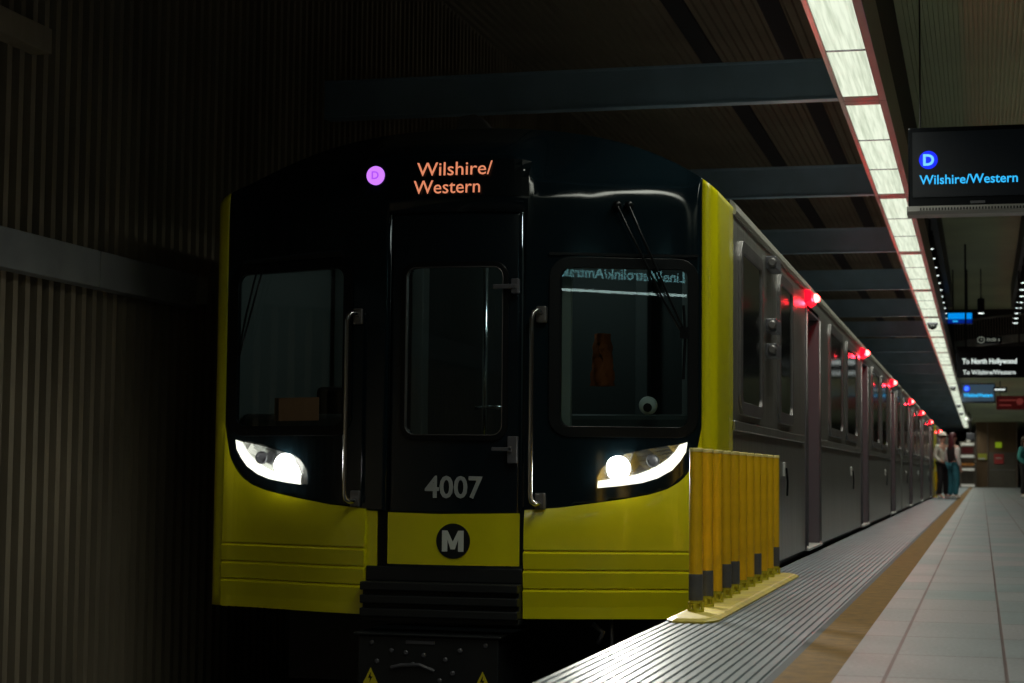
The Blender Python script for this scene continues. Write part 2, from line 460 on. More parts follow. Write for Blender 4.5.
# ------------------------------------------------------------------ lamp strip over the platform edge
ORD = ['nearest', 'second', 'third', 'fourth', 'fifth', 'sixth', 'seventh', 'eighth', 'ninth', 'tenth', 'eleventh', 'twelfth', 'thirteenth', 'fourteenth', 'fifteenth', 'sixteenth', 'seventeenth', 'eighteenth', 'nineteenth', 'twentieth', 'twenty-first', 'twenty-second', 'twenty-third', 'twenty-fourth']
SZ = 3.42
def make_light():
    t = thing('ceiling_light', 'x', 'ceiling light', (-0.838, 0, SZ), 'fluorescent lamp strip over the platform edge')
    o = (0, 0, 0)
    mb = MB()
    hl = LP / 2 - 0.004
    mb.box(-0.165, -0.127, -hl, hl, 0, 0.38); mb.box(0.127, 0.183, -hl, hl, 0, 0.38)
    mb.box(-0.127, 0.127, -hl, -hl + 0.15, 0.002, 0.10); mb.box(-0.127, 0.127, hl - 0.15, hl, 0.002, 0.10)
    mb.box(-0.127, 0.127, -hl, hl, 0.30, 0.38)
    mb.build('housing', M['fixture'], t, bevel=0.004)
    pl = (2 * hl - 0.30) / 3
    for i in range(3):
        y0 = -hl + 0.15 + i * pl
        mb = MB(); mb.box(-0.126, 0.126, y0 + 0.004, y0 + pl - 0.004, 0.008, 0.016)
        mb.build('diffuser', M['diffuser'], t)
        if i: 
            mb = MB(); mb.box(-0.126, 0.126, y0 - 0.014, y0 + 0.014, 0.002, 0.07); mb.build('divider_bar', M['sleeve'], t)
    la = bpy.data.lights.new('tube_light', 'AREA'); la.shape = 'RECTANGLE'; la.size = 0.23; la.size_y = 2 * hl - 0.32
    la.energy = LAMP_W; la.spread = math.radians(150); la.color = (0.97, 1.0, 0.86)
    lo = bpy.data.objects.new('tube_light', la); COL.objects.link(lo); lo.parent = t; lo.location = (0, 0, 0.005)
    return t
LAMP_W = 31.0
proto = make_light()
first_vis = -1
for n, k in enumerate(range(-3, 20)):
    o = proto if n == 0 else copy_tree(proto)
    yc = L0 + 0.05 + (k - 0.5) * LP + LP
    yc = L0 + (k + 0.5) * LP
    o.location = (-0.838, yc, SZ)
    if k < -1:
        o['label'] = 'lit fluorescent ceiling light of the strip %s the camera' % ('just above' if k == -3 else 'just ahead of')
    else:
        o['label'] = 'fluorescent ceiling light over the platform edge, %s from the top of the photo' % ORD[k + 1].replace('nearest', 'first')

# ------------------------------------------------------------------ train
XT, HW = -2.835, 1.46
def Yf(u):
    u = abs(u)
    if u < 1.34: return 9.44 + .2387 * u * u - .00976 * u ** 8
    y = 9.44 + .2387 * 1.34 ** 2 - .00976 * 1.34 ** 8
    y += min(u - 1.34, .06) * .15
    s = max(0, min((u - 1.40) / (HW - 1.40), 1))
    return y + .055 * (1 - math.sqrt(max(0, 1 - s * s)))
def interp(x, X, Y):
    if x <= X[0]: return Y[0]
    for i in range(len(X) - 1):
        if x <= X[i + 1]:
            t = (x - X[i]) / (X[i + 1] - X[i]); return Y[i] + t * (Y[i + 1] - Y[i])
    return Y[-1]
def zt(u): return 2.590 - .075 * u * u - .053 * u ** 4
def back(u, z):
    """the front is upright up to a bend, then leans back into the roof; the bend is higher over the destination sign"""
    u = abs(u)
    t = max(0, min(1, (u - .38) / .16)); t = t * t * (3 - 2 * t)
    zbend = 2.40 - .18 * t
    k = .012 + .018 * max(0, min(1, (u - .62) / .15))
    sp = lambda q: k * math.log1p(math.exp(min(40, (q - zbend) / k)))
    fade = 1 - max(0, min(1, (u - 1.30) / .16))
    amp = 1.05 * max(0, zt(u) - 2.22)
    return amp * sp(z) / sp(zt(u)) * fade
def FP(u, z, off=0.0):
    """point on the curved cab front, pushed out by off"""
    return (XT + u, Yf(u) + back(u, z) - off, z)
ZBU = [0, .35, .47, .65, .95, 1.10, 1.19, 1.25, 1.29, 1.32, 1.35, 1.365, 1.378]
ZBZ = [.421, .437, .452, .466, .510, .538, .566, .600, .636, .678, .745, .80, .90]
def zb(u): return interp(abs(u), ZBU, ZBZ)
SEAM = 1.378
Y_END = 33.0
BAND_END = 10.44
def frange(a, b, n): return [a + (b - a) * i / n for i in range(n + 1)]

def in_rr(u, z, r, grow=0.0):
    u0, u1, z0, z1, rad = r
    u0 -= grow; u1 += grow; z0 -= grow; z1 += grow; rad = rad + grow
    if not (u0 < u < u1 and z0 < z < z1): return False
    du = max(u0 + rad - u, 0, u - (u1 - rad)); dz = max(z0 + rad - z, 0, z - (z1 - rad))
    return du * du + dz * dz <= rad * rad
def rr_pts(r, n=8):
    u0, u1, z0, z1, rad = r
    P = []
    for cu, cz, a0 in ((u1 - rad, z1 - rad, 0), (u0 + rad, z1 - rad, 90), (u0 + rad, z0 + rad, 180), (u1 - rad, z0 + rad, 270)):
        for k in range(n + 1):
            a = math.radians(a0 + 90 * k / n); P.append((cu + rad * math.cos(a), cz + rad * math.sin(a)))
    return P
def densify(P, d=0.06):
    Q = []
    for i in range(len(P)):
        a, b = P[i], P[(i + 1) % len(P)]
        n = max(1, int(math.hypot(b[0] - a[0], b[1] - a[1]) / d))
        for k in range(n): Q.append((a[0] + (b[0] - a[0]) * k / n, a[1] + (b[1] - a[1]) * k / n))
    return Q
def ring_on_front(name, r, w_in, w_out, off, m, parent, pf=FP):
    """rounded frame that follows the cab front"""
    P = densify(rr_pts(r))
    c = ((r[0] + r[1]) / 2, (r[2] + r[3]) / 2)
    def shift(p, d):
        # outward offset using nearest rounded-rect normal
        u0, u1, z0, z1, rad = r
        qu = min(max(p[0], u0 + rad), u1 - rad); qz = min(max(p[1], z0 + rad), z1 - rad)
        nx, nz = p[0] - qu, p[1] - qz; l = math.hypot(nx, nz) or 1
        return (p[0] + nx / l * d, p[1] + nz / l * d)
    rows = []
    for d, o in ((-w_in, -0.03), (-w_in, off), (w_out, off), (w_out, -0.03)):
        rows.append([pf(*shift(p, d), o) for p in P] + [pf(*shift(P[0], d), o)])
    mb = MB(); mb.grid(rows)
    return mb.build(name, m, parent, bevel=0.003)

WIN_R = (0.632, 1.322, 0.885, 1.775, 0.07)
WIN_L = (-1.322, -0.56, 0.885, 1.79, 0.07)
DOOR_U = (-0.300, 0.455); DOOR_Z = (0.148, 2.075)
WIN_D = (-0.197, 0.352, 0.845, 1.765, 0.06)
DSIGN = (-0.30, 0.48, 2.145, 2.345)

def build_front(car):
    # black mask
    us = sorted(set([round(v, 4) for v in frange(-SEAM, SEAM, 110)] + [DOOR_U[0], DOOR_U[1]]))
    zs = frange(0.40, 1.80, 56)
    rows = []
    for z in zs: rows.append([FP(u, max(z, zb(u))) for u in us])
    for k in range(1, 15):
        s = math.sin(k / 14 * PI / 2)
        rows.append([FP(u, 1.80 + (zt(u) - 1.80) * s) for u in us])
    mb = MB(); mb.grid(rows)
    kill = []
    for f in mb.bm.faces:
        c = f.calc_center_median(); u = c.x - XT
        if in_rr(u, c.z, WIN_R) or in_rr(u, c.z, WIN_L): kill.append(f)
        elif DOOR_U[0] - .004 < u < DOOR_U[1] + .004 and c.z < DOOR_Z[1]: kill.append(f)
    bmesh.ops.delete(mb.bm, geom=kill, context='FACES')
    mb.build('front_mask', M['black'], car, smooth=True, solid=0.035, face=(0, -1, 0))
    # windscreens
    def flat_pane(u, z, off):  # planar pane between the ends of the opening
        r = WIN_R if u > 0 else WIN_L
        a, b = (r[0], r[1]); ya, yb = Yf(a) + .012, Yf(b) + .012
        return (XT + u, ya + (yb - ya) * (u - a) / (b - a) - off, z)
    for nm, r in (('windscreen', WIN_R), ('windscreen', WIN_L)):
        mb = MB(); P = densify(rr_pts((r[0] - .02, r[1] + .02, r[2] - .02, r[3] + .02, r[4])))
        mb.face([flat_pane(*p, 0.0) for p in P])
        w = mb.build(nm, M['glass'], car, face=(0, -1, 0))
        ring_on_front('window_frame', r, 0.018, 0.040, 0.012, M['rubber'], w)
        if r is WIN_R:
            mb = MB()
            rows = [[FP(u, z, 0.016) for u in frange(r[0] - .04, r[1] + .04, 16)] for z in (r[3] + .048, r[3] + .062)]
            mb.grid(rows); mb.build('rain_gutter', M['rubber'], w, solid=0.01, face=(0, -1, 0))
    # front door
    us = frange(DOOR_U[0] + .012, DOOR_U[1] - .012, 30)
    REC = -0.012
    rows = [[FP(u, max(z, 0.425 + 0.02 * abs(u)), REC) for u in us] for z in frange(0.42, DOOR_Z[1] - .01, 66)]
    mb = MB(); mb.grid(rows)
    kill = [f for f in mb.bm.faces if in_rr(f.calc_center_median().x - XT, f.calc_center_median().z, WIN_D)]
    bmesh.ops.delete(mb.bm, geom=kill, context='FACES')
    d = mb.build('front_door', M['black_door'], car, smooth=True, solid=0.03, face=(0, -1, 0))
    rows = [[FP(u, z, REC + .002) for u in us] for z in (DOOR_Z[0] + .005, .28, 0.423)]
    rows[-1] = [FP(u, 0.425 + 0.02 * abs(u), REC + .002) for u in us]
    mb = MB(); mb.grid(rows); tag(mb.build('kick_panel', M['yellow'], d, solid=0.03, face=(0, -1, 0)), 'yellow lower panel of the front door')
    mb = MB(); P = densify(rr_pts((WIN_D[0] - .015, WIN_D[1] + .015, WIN_D[2] - .015, WIN_D[3] + .015, WIN_D[4])))
    ym = Yf(0.3) + .014
    mb.face([(XT + p[0], ym, p[1]) for p in P]); mb.build('door_window', M['glass'], d, face=(0, -1, 0))
    ring_on_front('window_frame', WIN_D, 0.006, 0.024, 0.006, M['rubber'], d)
    ring_on_front('window_trim', WIN_D, 0.008, -0.003, 0.009, M['steel_dark'], d)
    # latch plate and handle on the door
    mb = MB(); mb.box(XT + .385, XT + .437, 9.44, 9.475, .70, .845); mb.box(XT + .30, XT + .41, 9.425, 9.44, .765, .785); mb.box(XT + .39, XT + .41, 9.425, 9.46, .76, .79)
    mb.build('door_latch', M['sleeve'], d, bevel=0.004)
    mb = MB(); mb.box(XT + .30, XT + .43, 9.425, 9.44, 1.635, 1.66); mb.box(XT + .40, XT + .44, 9.43, 9.475, 1.61, 1.69); mb.build('door_hinge', M['sleeve'], d, bevel=0.004)
    # number and emblem
    c = 0.088
    text('car_number', '4007', 0.163, (XT + c, 9.4445, 0.515), (PI / 2, 0, 0.02), M['num_grey'], d, 'CENTER', bold=0.0035, width=0.322)
    mb = MB(); mb.lathe((XT + c, 9.446, 0.282), [(0.094, 0.0), (0.094, 0.008)], 40, 'y'); e = mb.build('emblem', M['m_black'], d)
    tag(e, 'round black emblem with a pale letter M')
    mb = MB()
    # pale M: four strokes
    Mx, Mz, hM, wM, st = XT + c, 0.282, 0.056, 0.060, 0.030
    poly = [(-wM, -hM), (-wM, hM), (-wM + st, hM), (0, -0.004), (wM - st, hM), (wM, hM), (wM, -hM), (wM - st, -hM), (wM - st, 0.010), (0.012, -hM + .012), (-0.012, -hM + .012), (-wM + st, 0.010), (-wM + st, -hM)]
    mb.prism([(Mx + px, Mz + pz) for px, pz in poly], 1, 9.4415, 9.4445)
    mb.build('emblem_letter', M['m_white'], e)
    # dark hinge channel left of the door
    mb = MB(); mb.box(XT + DOOR_U[0] - .055, XT + DOOR_U[0] + .004, 9.485, 9.52, .06, 2.07); mb.build('door_seal', M['rubber'], car)
    # destination display and route light
    rows = [[FP(u, z, 0.006) for u in frange(DSIGN[0], DSIGN[1], 20)] for z in frange(DSIGN[2], DSIGN[3], 6)]
    mb = MB(); mb.grid(rows); ds = mb.build('destination_sign', M['led_back'], car, solid=0.012, face=(0, -1, 0))
    rt = (math.radians(87), 0, 0.0)
    text('sign_lettering', 'Wilshire/', 0.106, (XT - .132, 9.418, 2.258), rt, M['amber'], ds, bold=0.0, width=0.425)
    text('sign_lettering', 'Western', 0.106, (XT - .150, 9.417, 2.160), rt, M['amber'], ds, bold=0.0, width=0.375)
    mb = MB(); mb.lathe((XT - .385, 9.462, 2.277), [(0.050, -0.006), (0.052, 0.0), (0.052, 0.03)], 28, 'y'); rl = mb.build('route_light', M['purple'], car)
    text('route_letter', 'D', 0.062, (XT - .385, 9.4535, 2.256), (PI / 2, 0, 0), M['purple_d'], rl, 'CENTER', bold=0.001)
    # corner bands
    for s in (-1, 1):
        plan = [(u, Yf(u)) for u in (SEAM, 1.40, 1.415, 1.43, 1.442, 1.452, 1.457, HW)] + [(HW, y) for y in (9.95, 10.1, 10.25, BAND_END)]
        rows = []
        for z in frange(-0.12, 1.80, 24): rows.append([(XT + s * u, y, z) for u, y in plan])
        for k in range(1, 17):
            row = []
            for u, y in plan:
                zz = 1.80 + (zt(u) - 1.80) * k / 16
                row.append((XT + s * u, y + (back(u, zz) if y < 9.9 else 0), zz))
            rows.append(row)
        mb = MB(); mb.grid(rows); tag(mb.build('corner_band', M['yellow'], car, smooth=True, solid=0.03, face=(s, -.5, 0)), 'yellow corner band of the cab')
    # bumpers with three pressed grooves
    GR = (.241, .139, .039)
    def prof_off(z):
        # each pressed band: chamfer at its top edge, easing back to the next groove
        for top in GR:
            if top - .1 < z <= top + .006:
                d = top - z
                if d < -.002: return .018
                if d < .004: return .002
                if d < .018: return .002 + (d - .004) / .014 * .026
                return .028 - min(1, (d - .018) / .08) * .010
        return .018 if z > .2 else .016
    zl = sorted(set([-.122, -.06, .30, .27] + sum([[g - .085, g - .06, g - .03, g - .0181, g - .011, g - .0042, g - .0038, g + .0015, g + .0022, g + .0065] for g in GR], [])))
    for s in (-1, 1):
        ui = 0.47 if s > 0 else 0.418
        us = frange(ui, SEAM, 30)
        rows = [[FP(s * u, z, prof_off(z)) for u in us] for z in zl]
        for k in range(1, 13):
            t = k / 12
            rows.append([FP(s * u, .30 + (zb(u) - .30) * t, 0.018 * (1 - t * t)) for u in us])
        mb = MB(); mb.grid(rows)
        b = mb.build('bumper', M['yellow'], car, smooth=False, solid=0.05, face=(0, -1, 0))
        if s < 0:
            rows = [[FP(u, z, -0.005) for u in frange(-.42, -.352, 4)] for z in (.06, .25, .437)]
            mb = MB(); mb.grid(rows); mb.build('bumper_step', M['yellow'], b, solid=0.04, face=(0, -1, 0))
        # headlamp cluster
        lo = [(1.305, .822), (1.297, .770), (1.268, .722), (1.225, .672), (1.15, .628), (1.07, .602), (.96, .585), (.846, .573)]
        hi = [(1.304, .823), (1.26, .813), (1.20, .803), (1.10, .785), (.985, .757), (.905, .715), (.868, .680), (.842, .628)]
        def patch(off): return [[FP(s * (a + (c_ - a) * t), b_ + (d_ - b_) * t, off) for (a, b_), (c_, d_) in zip(lo, hi)] for t in frange(0, 1, 6)]
        mb = MB(); mb.grid(patch(0.003)); hh = mb.build('headlight', M['reflector'], car, solid=0.01, face=(0, -1, 0))
        # curved running light along the lower edge
        inner = [(1.262, .808), (1.238, .770), (1.205, .735), (1.165, .705), (1.105, .672), (1.045, .648), (.955, .626), (.850, .612)]
        mb = MB()
        mb.grid([[FP(s * a, b_, 0.012) for a, b_ in lo], [FP(s * (a + c_) / 2, (b_ + d_) / 2, 0.020) for (a, b_), (c_, d_) in zip(lo, inner)], [FP(s * a, b_, 0.012) for a, b_ in inner]])
        mb.build('running_light', M['drl'], hh, solid=0.008, face=(0, -1, 0))
        mb = MB(); mb.lathe((XT + s * .950, Yf(.950) - 0.016, .680), [(0.066, 0.0), (0.066, -0.006), (0.054, -0.014), (0.02, -0.02)], 28, 'y'); mb.build('main_lamp', M['hl'], hh, smooth=True)
        mb = MB(); mb.lathe((XT + s * 1.125, Yf(1.125) - 0.004, .722), [(0.036, 0.0), (0.036, -0.012), (0.030, -0.016), (0.024, -0.008), (0.012, -0.006)], 24, 'y'); mb.build('dipped_lamp', M['sleeve'], hh, smooth=True)
        mb = MB(); P = [(1.03, .775), (1.06, .70), (1.025, .66), (1.01, .71)]
        mb.face([FP(s * a, b_, 0.012) for a, b_ in P]); mb.build('lamp_divider', M['chrome'], hh, solid=0.006, face=(0, -1, 0))
        mb = MB(); mb.grid(patch(.040)); mb.build('lamp_lens', M['lens'], hh, smooth=True, face=(0, -1, 0))
        sp = bpy.data.lights.new('headlamp_light', 'SPOT'); sp.energy = 100; sp.spot_size = math.radians(84); sp.spot_blend = 0.8; sp.color = (1, .97, .86); sp.shadow_soft_size = 0.05
        so = bpy.data.objects.new('headlamp_light', sp); COL.objects.link(so); so.parent = hh
        so.location = (XT + s * .945, Yf(.945) - .06, .677); so.rotation_euler = (math.radians(74), 0, PI - s * math.radians(-6))
    # grab handles
    for u in (-.515, .522):
        y = Yf(u)
        P = [(XT + u + .035, y + .0, 1.50), (XT + u + .03, y - .06, 1.515), (XT + u + .02, y - .085, 1.515), (XT + u + .008, y - .098, 1.50), (XT + u, y - .10, 1.47), (XT + u, y - .10, .525), (XT + u + .008, y - .098, .50), (XT + u + .02, y - .085, .488), (XT + u + .03, y - .06, .487), (XT + u + .035, y, .50)]
        mb = MB(); mb.tube(P, 0.0135, 12); g = mb.build('grab_handle', M['chrome'], car, smooth=True)
        for z in (1.50, .50):
            mb = MB(); mb.box(XT + u + .005, XT + u + .062, y - .03, y + .01, z - .045, z + .045); mb.build('handle_foot', M['steel_dark'], g, bevel=0.008)
    # wipers
    mb = MB()
    for du in (0, .06):
        P = [FP(.94 + du, 2.10, .015), FP(.945 + du, 2.09, .05), FP(1.06 + du * .8, 1.85, .055), FP(1.18 + du * .6, 1.59, .05), FP(1.285 + du * .25, 1.40, .04)]
        mb.tube(P, .007, 8)
        mb.lathe((XT + .94 + du, Yf(.94 + du) + .02, 2.10), [(.022, 0), (.022, -.06), (.012, -.075)], 14, 'y')
    w = mb.build('wiper', M['rubber'], car, smooth=True)
    mb = MB(); mb.tube([FP(1.285, 1.56, .03), FP(1.295, 1.40, .032), FP(1.285, 1.16, .03)], .008, 8); mb.box(XT + 1.27, XT + 1.315, Yf(1.29) - .055, Yf(1.29) - .02, 1.38, 1.44)
    mb.build('wiper_blade', M['rubber'], w)
    # left-hand wiper
    mb = MB(); mb.tube([FP(-1.16, 1.80, .05), FP(-1.23, 1.55, .05), FP(-1.29, 1.30, .04)], .006, 8); mb.tube([FP(-1.12, 1.80, .05), FP(-1.20, 1.55, .05), FP(-1.28, 1.30, .04)], .006, 8)
    mb.build('wiper', M['rubber'], car, smooth=True)
    # paper notice under the left windscreen
    mb = MB(); mb.grid([[FP(u, z, -0.002) for u in frange(-1.045, -.735, 6)] for z in (.93, 1.06)]); mb.build('cab_notice', M['brown'], car, solid=0.004, face=(0, -1, 0))
    # anticlimber and coupler box below the door
    mb = MB()
    for z0 in (.015, -.055, -.125):
        mb.box(XT - .41, XT + .465, 9.37, 9.62, z0, z0 + .045); mb.box(XT - .41, XT + .465, 9.42, 9.62, z0 - .03, z0)
    mb.box(XT - .41, XT + .465, 9.47, 9.60, .06, .14)
    mb.build('anticlimber', M['under'], car, bevel=0.006)
    mb = MB(); mb.box(XT - .41, XT + .37, 9.36, 9.95, -.90, -.222); mb.box(XT - .43, XT + .39, 9.33, 9.95, -.222, -.207)
    cb = mb.build('coupler_box', M['under'], car, bevel=0.01)
    for px, pz in ((-.22, -.30), (-.30, -.36), (-.14, -.31), (-.04, -.32), (.08, -.34), (.12, -.41), (.16, -.29), (-.1, -.37), (.05, -.45), (-.33, -.26), (.30, -.26)):
        mb = MB(); mb.lathe((XT + px, 9.362, pz), [(.013, 0), (.013, -.010), (.008, -.014)], 10, 'y'); mb.build('contact_stud', M['sleeve'], cb)
    mb = MB(); mb.tube([(XT - .22, 9.355, -.39), (XT - .16, 9.345, -.375), (XT - .06, 9.345, -.37), (XT + .02, 9.355, -.40)], .010, 8)
    mb.build('contact_cable', M['sleeve'], cb)
    mb = MB(); mb.box(XT - .14, XT + .02, 9.352, 9.36, -.262, -.245); mb.build('maker_plate', M['sleeve'], cb)
    for px in (-.335, .285):
        mb = MB(); mb.prism([(XT + px - .045, -.485), (XT + px + .045, -.485), (XT + px, -.395)], 1, 9.352, 9.358)
        wl = mb.build('warning_label', M['warn'], cb)
        mb = MB(); mb.prism([(XT + px + .004, -.415), (XT + px - .012, -.448), (XT + px + .001, -.448), (XT + px - .006, -.474), (XT + px + .013, -.441), (XT + px + .001, -.441)], 1, 9.3495, 9.352)
        mb.build('lightning_mark', M['pupil'], wl)
    # jumper cable and bracket under the right bumper
    mb = MB(); mb.tube([(XT + .90, 9.72, -.13), (XT + .905, 9.72, -.25), (XT + .90, 9.70, -.6)], .010, 8); mb.tube([(XT + .80, 9.72, -.16), (XT + .86, 9.70, -.20), (XT + .83, 9.72, -.26)], .014, 8)
    mb.build('jumper_cable', M['sleeve'], car, smooth=True)
    # radio antenna on the roof
    mb = MB(); mb.prism([(XT - .16, 2.62), (XT + .10, 2.62), (XT + .02, 2.72), (XT - .03, 2.75), (XT - .12, 2.74)], 1, 10.20, 10.32)
    mb.build('roof_antenna', M['steel_dark'], car, bevel=0.01)
    # cab interior
    mb = MB(); mb.box(XT - 1.36, XT - .50, 9.95, 10.5, .3, .98); mb.box(XT + .56, XT + 1.36, 9.95, 10.5, .3, .98)
    mb.build('dashboard', M['dash'], car, bevel=0.03)
    mb = MB(); mb.box(XT - 1.38, XT + 1.38, 11.6, 11.65, .05, 2.2); mb.build('cab_bulkhead', M['dash'], car)
    for x0, x1, mm in ((-1.34, -1.16, 'cab_grey'), (-1.02, -.90, 'interior'), (-.80, -.72, 'cab_grey'), (.70, .78, 'interior'), (1.0, 1.04, 'cab_grey')):
        mb = MB(); mb.box(XT + x0, XT + x1, 11.46, 11.60, .06, 2.15); mb.build('cab_cabinet', M[mm], car, bevel=.008)
    mb = MB(); mb.box(XT - .98, XT - .90, 11.44, 11.46, 1.38, 1.55); mb.build('cab_notice', M['paper'], car)
    for sx in (-1,):
        mb = MB(); mb.box(XT + sx * 1.0 - .24, XT + sx * 1.0 + .24, 10.86, 10.96, .55, 1.18); mb.box(XT + sx * 1.0 - .24, XT + sx * 1.0 + .24, 10.6, 10.96, .46, .56); mb.box(XT + sx * 1.0 - .05, XT + sx * 1.0 + .05, 10.72, 10.82, .045, .46)
        mb.build('cab_seat', M['rubber'], car, bevel=.03)
    for sx in (-1, 1):
        mb = MB(); mb.box(XT + sx * 1.385 - .012, XT + sx * 1.385 + .012, 9.84, 11.6, .1, 2.1); mb.build('cab_lining', M['cab_grey'], car)
    mb = MB(); mb.box(XT + .56, XT + .665, 9.72, 9.76, .9, 2.0); mb.build('cab_post', M['cream'], car)
    mb = MB()
    for px in (.02, .13, -.14): mb.tube([(XT + px, 10.9, .05), (XT + px, 10.9, 2.2)], .018, 10)
    mb.tube([(XT - .2, 10.9, 1.05), (XT + .02, 10.9, 1.05)], .014, 8)
    mb.build('cab_pole', M['chrome'], car, smooth=True)

def build_shell(car, y0, y1, doors, front=True, band=False):
    """stainless body between y0 and y1 with open doorways on the platform side"""
    XR = XT + HW
    # roof
    cs = [(u, zt(u)) for u in frange(-HW, HW, 48)]
    rows = []
    if front:
        rows.append([(XT + u, Yf(u) + back(u, z), z) for u, z in cs])
        rows.append([(XT + u, 10.46, z) for u, z in cs]); rows.append([(XT + u, y1, z) for u, z in cs])
        mb = MB(); mb.grid(rows[:2]); mb.build('roof_fairing', M['black'], car, smooth=True, solid=0.03, face=(0, 0, 1))
        mb = MB(); mb.grid(rows[1:]); mb.build('roof', M['steel'], car, smooth=True, solid=0.03, face=(0, 0, 1))
    else:
        mb = MB(); mb.grid([[(XT + u, y, z) for u, z in cs] for y in (y0, y1)]); mb.build('roof', M['steel'], car, smooth=True, solid=0.03, face=(0, 0, 1))
    ys = BAND_END if front else (y0 + 1.2 if band == 'near' else y0)
    ye = y1 - 1.2 if band == 'far' else y1
    # platform side wall, cut at doorways
    mb = MB(); a = ys
    for d in doors:
        mb.box(XR - .05, XR, a, d[0], .05, 2.15); mb.box(XR - .05, XR, d[0], d[1], 2.02, 2.15); a = d[1]
    mb.box(XR - .05, XR, a, ye, .05, 2.15)
    mb.build('side_panel', M['steel'], car)
    mb = MB(); mb.box(XT - HW, XT - HW + .05, ys if not front else BAND_END, ye, .05, 2.15); mb.build('side_panel', M['steel'], car)
    if band:
        yb = (y0, y0 + 1.2) if band == 'near' else (y1 - 1.2, y1)
        for s in (-1, 1):
            mb = MB(); x = XT + s * (HW - .02); mb.box(x - .025, x + .025, *yb, -.12, 2.2); tag(mb.build('corner_band', M['yellow'], car), 'yellow corner band of the cab')
        mb = MB(); yy = y0 if band == 'near' else y1 - .05; mb.box(XT - HW + .05, XT + HW - .05, yy, yy + .05, -.1, 2.3); mb.build('front_mask', M['black'], car)
    else:
        mb = MB(); mb.box(XT - HW + .05, XT + HW - .05, y1 - .06, y1, .05, 2.3); mb.build('end_wall', M['steel_dark'], car)
        if not front:
            mb = MB(); mb.box(XT - HW + .05, XT + HW - .05, y0, y0 + .06, .05, 2.3); mb.build('end_wall', M['steel_dark'], car)
    # cant rail / gutter, belt rail and sill with vertical beads
    mb = MB(); mb.prism([(XR - .02, 2.150), (XR + .012, 2.150), (XR + .018, 2.17), (XR + .010, 2.215), (XR - .02, 2.24)], 1, ys, ye); mb.build('cant_rail', mat('gutter_metal', (0.40, 0.39, 0.33), 0.4, 0.4), car)
    mb = MB(); a = ys
    for d in doors + [(ye, ye)]:
        mb.box(XR, XR + .012, a, d[0] - .18 if d[0] < ye else ye, .905, .960); a = d[1] + .18
    mb.build('belt_rail', M['steel'], car, bevel=0.004)
    # floor and far wall of the interior
    mb = MB(); mb.box(XT - HW + .06, XR - .06, (9.9 if front else y0 + .08), y1 - .08, .0, .045); mb.build('car_floor', M['interior'], car)
    mb = MB(); mb.box(XT - 1.3, XT + 1.3, y0 + (1.2 if front else .3), y1 - .3, -.62, -.02); mb.build('underframe', M['under'], car)
    for yb in ((y0 + 4.0, y1 - 4.0)):
        mb = MB(); mb.box(XT - 1.05, XT + 1.05, yb - 1.3, yb + 1.3, -.95, -.62)
        bg = mb.build('bogie', M['under'], car)
        for dy in (-.95, .95):
            mb = MB()
            for s in (-1, 1): mb.lathe((XT + s * .7175 - .06, yb + dy, -.80), [(.38, 0), (.38, .12), (.30, .13)] if s > 0 else [(.30, -.01), (.38, 0), (.38, .12)], 28, 'x')
            mb.tube([(XT - .7, yb + dy, -.80), (XT + .7, yb + dy, -.80)], .07, 12)
            mb.build('wheelset', M['steel_dark'], bg)

def side_window(car, ya, yb, z0=1.06, z1=2.02, rad=.09):
    XR = XT + HW
    def pf(u, z, off): return (XR + off, u, z)
    ring_pf = lambda u, z, off: (XR + max(off, -.004), u, z)
    P = densify(rr_pts((ya, yb, z0, z1, rad)))
    mb = MB(); mb.face([pf(*p, .006) for p in P]); w = mb.build('side_window', M['side_glass'], car, solid=0.005)
    ring_on_front('window_frame', (ya, yb, z0, z1, rad), .03, .045, .022, M['steel_dark'], w, ring_pf)
    return w
M['side_glass'] = mat('dark_side_glass', (0.010, 0.013, 0.013), 0.10, spec=0.35)

